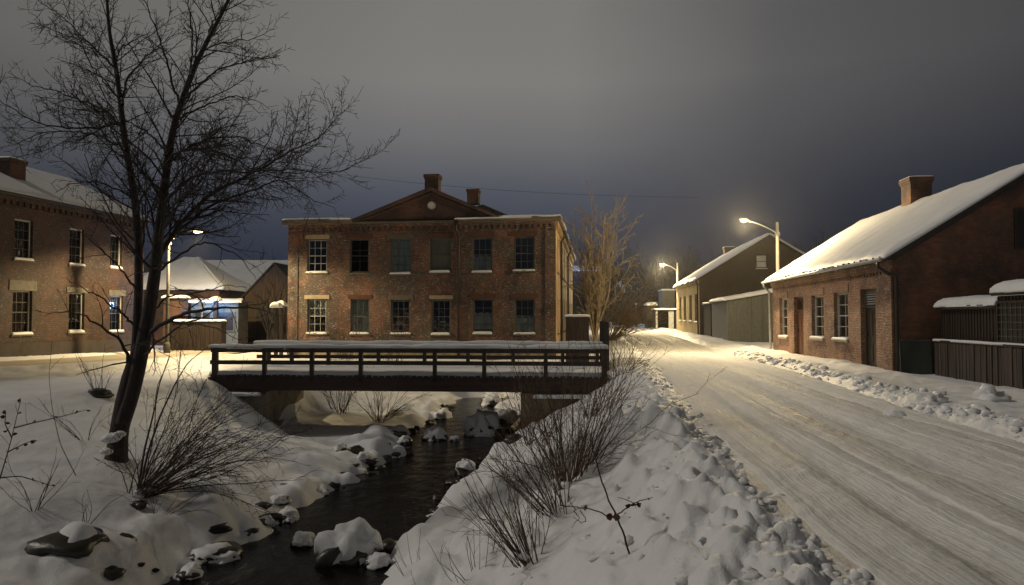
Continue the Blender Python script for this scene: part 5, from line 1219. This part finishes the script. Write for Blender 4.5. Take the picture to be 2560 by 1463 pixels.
shrub('right_bank_shrub', 'brown twigs on the slope between the largest fan-shaped shrub and the bridge end', hit(1480, 1040), 30, 1.5, (.1, -.1, 1), .9, 62, SHRUB, 3, (.005, .009), .003, 2.8, .0, .09, foot=.4)
# twisted vine with dead leaves
def vine():
    b = hit(1574, 1388); R = np.random.RandomState(8); e = empty('twisted_vine', b, 0, 'dark twisted vine with curled dead leaves on the near right bank', 'vine'); G = Tubes()
    for pts, r in (([(1576, 1392), (1560, 1340), (1543, 1290), (1528, 1265), (1505, 1205), (1492, 1150), (1483, 1100)], .010), ([(1530, 1298), (1500, 1283), (1470, 1275), (1440, 1275), (1402, 1272)], .006), ([(1532, 1292), (1560, 1280), (1590, 1262), (1640, 1252)], .006),
                   ([(1440, 1275), (1428, 1262), (1425, 1245)], .004), ([(1435, 1276), (1450, 1300), (1432, 1328)], .004), ([(1450, 1276), (1468, 1305), (1455, 1315), (1436, 1302)], .004), ([(1590, 1262), (1570, 1254), (1548, 1252)], .004)):
        P = np.array([list(at(x, y, b.y + .0)) for x, y in pts]); P[:, 1] += np.linspace(0, .12, len(P)); P = smooth_path(P, 20); P[1:] += R.normal(size=(19, 3)) * .003; G.add(P, r, r * .55, 6)
        if r < .01 and r > .005:
            for k in (9, 17): leaf_on('dead_leaf', e, R, P[k], .05)
    q = np.array(list(at(1533, 1292, b.y)))
    for k in range(5): leaf_on('dead_leaf', e, R, q, .06)
    q = np.array(list(at(1590, 1262, b.y + .05)))
    for k in range(5): leaf_on('dead_leaf', e, R, q, .05)
    G.build('stems', BARK, e, True, b)
vine()
# bushes under and beyond the bridge
shrub('stream_bush', 'dark bush on the far left bank seen under the bridge, nearer the abutment', hit(850, 1030), 26, 1.9, (-.1, .2, 1), .7, 60, SHRUBD, 2, (.008, .014), .005, 2.2, .0, .08, foot=.3)
shrub('stream_bush', 'brown bush overhanging the stream under the middle of the bridge', hit(950, 1055), 34, 1.9, (.25, .1, .75), .9, 61, SHRUB, 2, (.007, .012), .0045, 2.4, -.01, .08, foot=.25)
for px, sd, lab in ((870, 63, 'thin brown bush against the second lower window of the pedimented building'), (985, 64, 'thin brown bush against the third lower window of the pedimented building')):
    P = at(px, 880, 36.8); P.z = -.4; shrub('wall_bush', lab, P, 26, 2.9, (0, 0, 1), .38, sd, SHRUB, 2, (.008, .012), .005, 1.8, .0, .06, foot=.6)
P = at(730, 880, 37.5); P.z = -.3; shrub('wall_bush', 'thin creeping bush against the left corner of the pedimented building', P, 18, 3.0, (.1, 0, 1), .4, 66, SHRUBD, 2, (.008, .012), .005, 1.8, .0, .08, foot=.4)
# far trees
def far_tree(label, px, pyt, D, seed, n=12, spread=.9, dens=1.1, r=.2, th=.18, group='bare trees beyond the end of the road', mat=FARTREE, rm=.02, lv=2):
    P = at(px, 800, D); P.z = float(rise(D)) ; h = (at(px, pyt, D).z - P.z) * .92
    return bare_tree('far_tree', label, P, h, seed, n, spread, mat, dens, lv, rm, r, group, th, (.2, .42), (18, 45), up=.03, wig=.06)
far_tree('broad round-crowned bare tree behind the second street lamp', 1668, 585, 98, 70, 60, 1.5, 1.1, .3, .10, lv=3, rm=.03)
far_tree('dark bare tree right of the broad round-crowned tree', 1735, 632, 105, 71, 30, 1.1, 1.1, rm=.035)
far_tree('dark bare tree left of the broad round-crowned tree', 1590, 640, 100, 72, 30, 1.2, 1.1, rm=.035)
far_tree('dark bare tree behind the slender lit tree', 1520, 660, 92, 73, 30, 1.2, 1.1, rm=.032)
far_tree('bare tree far behind the side wall of the pedimented building', 1468, 690, 96, 74, 26, 1.1, 1.1, rm=.032)
far_tree('bare tree peeping over the brick cottage roof', 2040, 548, 66, 75, 16, .8, .7, .2, .3, 'bare trees behind the roofs on the right', rm=.018)
far_tree('smaller bare tree just right of the cream house peak', 2085, 575, 72, 76, 14, .8, .7, .2, .3, 'bare trees behind the roofs on the right', rm=.018)
far_tree('bare tree behind the long grey snowy roof on the left', 615, 610, 70, 77, 16, .9, .8, .16, .2, 'bare trees on the left behind the roofs', rm=.018)
far_tree('bare tree in front of the long grey snowy roof near the dark barn', 668, 655, 45, 78, 10, .55, 1.0, .1, .15, 'bare trees on the left behind the roofs', rm=.01)

# ------------------------------------------------------------------ boulders with snow caps
def boulder(label, px, py, wpx, hr, seed, capt=.35, z=None, name='boulder', rock=True, dx=0, cap=True, D=None):
    b = hit(px, py) if D is None else at(px, py, D); R = np.random.RandomState(seed); s = wpx * b.y / F / 2 * .84
    e = empty(name, b, R.uniform(0, 6) * 0, label, 'boulder', 'snow-capped boulders along the stream')
    V, Q = blob_mesh(R, s, hr, 3, .42, 1.2); V[:, 2] += s * hr * .25
    mesh_np('rock', V, Q, ROCK, e)
    if cap:
        V2, Q2 = ICO[4]; V2 = V2.copy(); o = R.uniform(0, 30, 2)
        n = 1.25 * fbm(V2[:, 0] * 1.7 + o[0], V2[:, 1] * 1.7 + o[1] + V2[:, 2], 5)
        rr = np.hypot(V2[:, 0], V2[:, 1]); Zt = np.where(V2[:, 2] > 0, V2[:, 2] * (capt + hr * .45), V2[:, 2] * .14)
        X = V2[:, 0] * (1.04 + .38 * n); Yy = V2[:, 1] * (1.04 + .38 * n)
        edge = .30 * fbm(V2[:, 0] * 2.2 + o[1], V2[:, 1] * 2.2 + o[0], 3) * rr
        Vc = np.stack([X, Yy, Zt * (1 + .5 * n) + hr * .68 - .28 * rr ** 3 + edge * 1.2 + .05 * fbm(X * 5, Yy * 5, 3)], -1) * s
        mesh_np('snow_cap', Vc, Q2, SNOW, e)
    return e
BL = [('largest snow-capped boulder in the stream, bottom centre', 872, 1395, 165, .62, 1, .40), ('small snow-capped stone left of the largest boulder in the stream', 757, 1362, 62, .6, 3, .4),
      ('stone at the right foot of the largest boulder', 945, 1415, 70, .6, 4, .4), ('long brown stone with a snow lip at the left water edge', 540, 1392, 150, .34, 5, .16),
      ('round snow cushion on a stone at the left water edge, above the small stone', 722, 1300, 62, .5, 6, .5), ('rounded snowy stone in the stream under the bridge', 1087, 1098, 66, .45, 7, .5),
      ('smallest snowy stone in the stream, right of the rounded one under the bridge', 1137, 1102, 28, .5, 8, .5), ('large smooth snow-covered rock at the right side of the stream under the bridge', 1212, 1085, 110, .50, 9, .55),
      ('snowy rock beside the right abutment', 1262, 1060, 80, .5, 10, .5), ('snow-capped stone at the left water edge beneath the abutment slope', 912, 1150, 46, .5, 11, .4),
      ('snowy mound with a dark side below the left abutment', 852, 1128, 40, .6, 12, .5), ('small snowy stone off the left bank, middle of the stream', 875, 1200, 26, .5, 13, .5),
      ('pointed snowy stone at the right water edge', 1165, 1172, 60, .4, 14, .35), ('snow-capped stone at the left water edge, upper cluster', 985, 1140, 60, .5, 15, .4),
      ('snow-capped stone at the left water edge under the beam', 1010, 1108, 44, .5, 16, .4), ('snowy rock at the upper left water edge near the far bush', 1105, 1048, 60, .5, 17, .45),
      ('snowy rock at the upper bend of the stream', 1235, 1015, 80, .5, 18, .5), ('flat stone cluster left water edge, lower middle', 660, 1308, 70, .35, 19, .25),
      ('low snow-capped stone on the left shore by the swirl of snow', 700, 1255, 60, .4, 20, .35), ('low snow-capped stone beside the left shore, third from the bottom', 800, 1235, 55, .4, 21, .35),
      ('snow-crusted stone at the bottom edge left of the water', 470, 1440, 80, .4, 22, .3)]
for i, b in enumerate(BL): boulder(*b)
def bare_rock(label, px, py, wpx, hr, seed):
    b = hit(px, py); R = np.random.RandomState(seed); s = wpx * b.y / F / 2; V, Q = blob_mesh(R, s, hr, 3, .5, 1.3); V[:, 0] *= 1.2
    o = mesh_np('dark_rock', V, Q, SOIL if hr < .45 else ROCK, None); o.location = b + Vector((0, 0, s * hr * .45))
    tag(o, label, 'rock', 'bare dark rocks poking through the snow')
for i, a in enumerate([('big black hollow rock in the lower left snow', 160, 1385, 135, .5), ('black rock touching the big black one in the lower left snow', 212, 1362, 75, .7), ('brown mossy rock right of the big black one', 304, 1368, 56, .75), ('flat black stone at the bottom left', 272, 1440, 60, .5),
      ('tiny black stone above the flat one', 345, 1416, 28, .35), ('tiny black chip right of the flat stone', 388, 1428, 20, .4), ('black stump-like rock on the upper left bank', 250, 990, 50, .5), ('flat dark slab under the snow edge, lower left shore', 528, 1330, 72, .42), ('dark slab under the snow edge by the cushion stone', 665, 1297, 52, .3),
      ('dark rocks at the foot of the arching shrub', 345, 1268, 40, .6), ('dark stone beneath the swirl of snow', 708, 1218, 22, .4), ('dark gap stone at the left shore', 765, 1232, 26, .5), ('dark rock at the left shore beneath the slope', 885, 1132, 34, .6), ('dark rock in the left shore cluster', 925, 1162, 34, .7), ('dark rock right of the smooth snow-covered rock', 1262, 1092, 44, .7), ('dark rock at the right shore under the beam', 1285, 1105, 40, .6)]): bare_rock(*a, 90 + i)

def edge_stones():
    R = np.random.RandomState(17)
    words = [('tiny', 'small', 'narrow', 'blocky'), ('black', 'dark brown', 'dark wet')]
    k = 0
    for i in range(44):
        y = R.uniform(10.5, 31); left = R.rand() < .7
        e_ = np.interp(y, SEC[:, 0], SEC[:, 5]) - R.uniform(-.25, .35) if left else np.interp(y, SEC[:, 0], SEC[:, 6]) + R.uniform(-.2, .2)
        s = R.uniform(.06, .17); z = max(Hf(e_, y), -2.07); V, Q = blob_mesh(R, s, R.uniform(.4, .8), 2, .8, 1.4); V[:, 0] *= R.uniform(.9, 1.7)
        o = mesh_np('broken_stone', V, Q, ROCK, smooth=False); o.location = (e_, y, z + s * .25)
        tag(o, 'small bare dark stone at the %s water edge of the stream' % ('left' if left else 'right'), 'stone', 'small bare stones at the %s water edge' % ('left' if left else 'right'))
edge_stones()

# ------------------------------------------------------------------ loose clods of snow
def clods():
    R = np.random.RandomState(9); Vs, Qs, n = [], [], 0
    def put(x, y, s, fl=.7, sub=2):
        nonlocal n
        V, Q = blob_mesh(R, s, fl, sub, .8, 1.6); V[:, 0] *= R.uniform(.8, 1.5); a = R.uniform(0, PI); c, q = math.cos(a), math.sin(a)
        V = np.stack([V[:, 0] * c - V[:, 1] * q, V[:, 0] * q + V[:, 1] * c, V[:, 2]], -1); V += np.array([x, y, Hf(x, y) + s * .22]); Vs.append(V); Qs.append(Q + n); n += len(V)
    for _ in range(1500):
        u = 3.2 * math.exp(R.uniform(0, 2.3)); v = float(vl(u)) + R.normal(-.3, .45); s = .006 + .06 * R.rand() ** 4
        p = st(u, v); put(p.x, p.y, s, .75, 2 if s * 900 / u > 5 else 1)
    for _ in range(900):
        u = R.uniform(8, 36); v = float(vr(u)) + R.normal(.3, .25); s = .012 + .09 * R.rand() ** 4; p = st(u, v); put(p.x, p.y, s, .75, 2 if s > .05 else 1)
    for _ in range(170):
        u = 3.4 + 5 * R.rand(); v = R.uniform(-1.2, 1.5); s = .012 + .05 * R.rand() ** 3; p = st(u, v); put(p.x, p.y, s, .6)
    tag(mesh_np('snow_clods', np.concatenate(Vs), np.concatenate(Qs), SNOW, smooth=False), kind='stuff')
clods()
for px, py, w_, lab in ((2335, 1008, 44, 'largest angular snow lump on the right verge'), (2235, 1050, 40, 'broad broken snow lump at the right edge of the road'), (2478, 1000, 60, 'low snow lump near the right edge of the picture')):
    b = hit(px, py); R = np.random.RandomState(px); s = w_ * b.y / F / 2; V, Q = blob_mesh(R, s, .75, 3, .9, 1.7); o = mesh_np('snow_lump', V, Q, SNOW); o.location = b + Vector((0, 0, s * .3)); tag(o, lab, 'snow lump')

# ------------------------------------------------------------------ thin frosty air round the lamps
def haze():
    m = bpy.data.materials.new('frosty_air'); m.use_nodes = True; nt = m.node_tree; nt.nodes.clear()
    o = N(nt, 'ShaderNodeOutputMaterial'); v = N(nt, 'ShaderNodeVolumePrincipled')
    v.inputs['Color'].default_value = (.9, .9, .92, 1); v.inputs['Density'].default_value = .00042; v.inputs['Anisotropy'].default_value = .82
    L(nt, v.outputs[0], o.inputs['Volume'])
    b = MB(); b.box(-300, 340, -40, 330, -5, 45); tag(b.build('haze', m), kind='stuff')
haze()
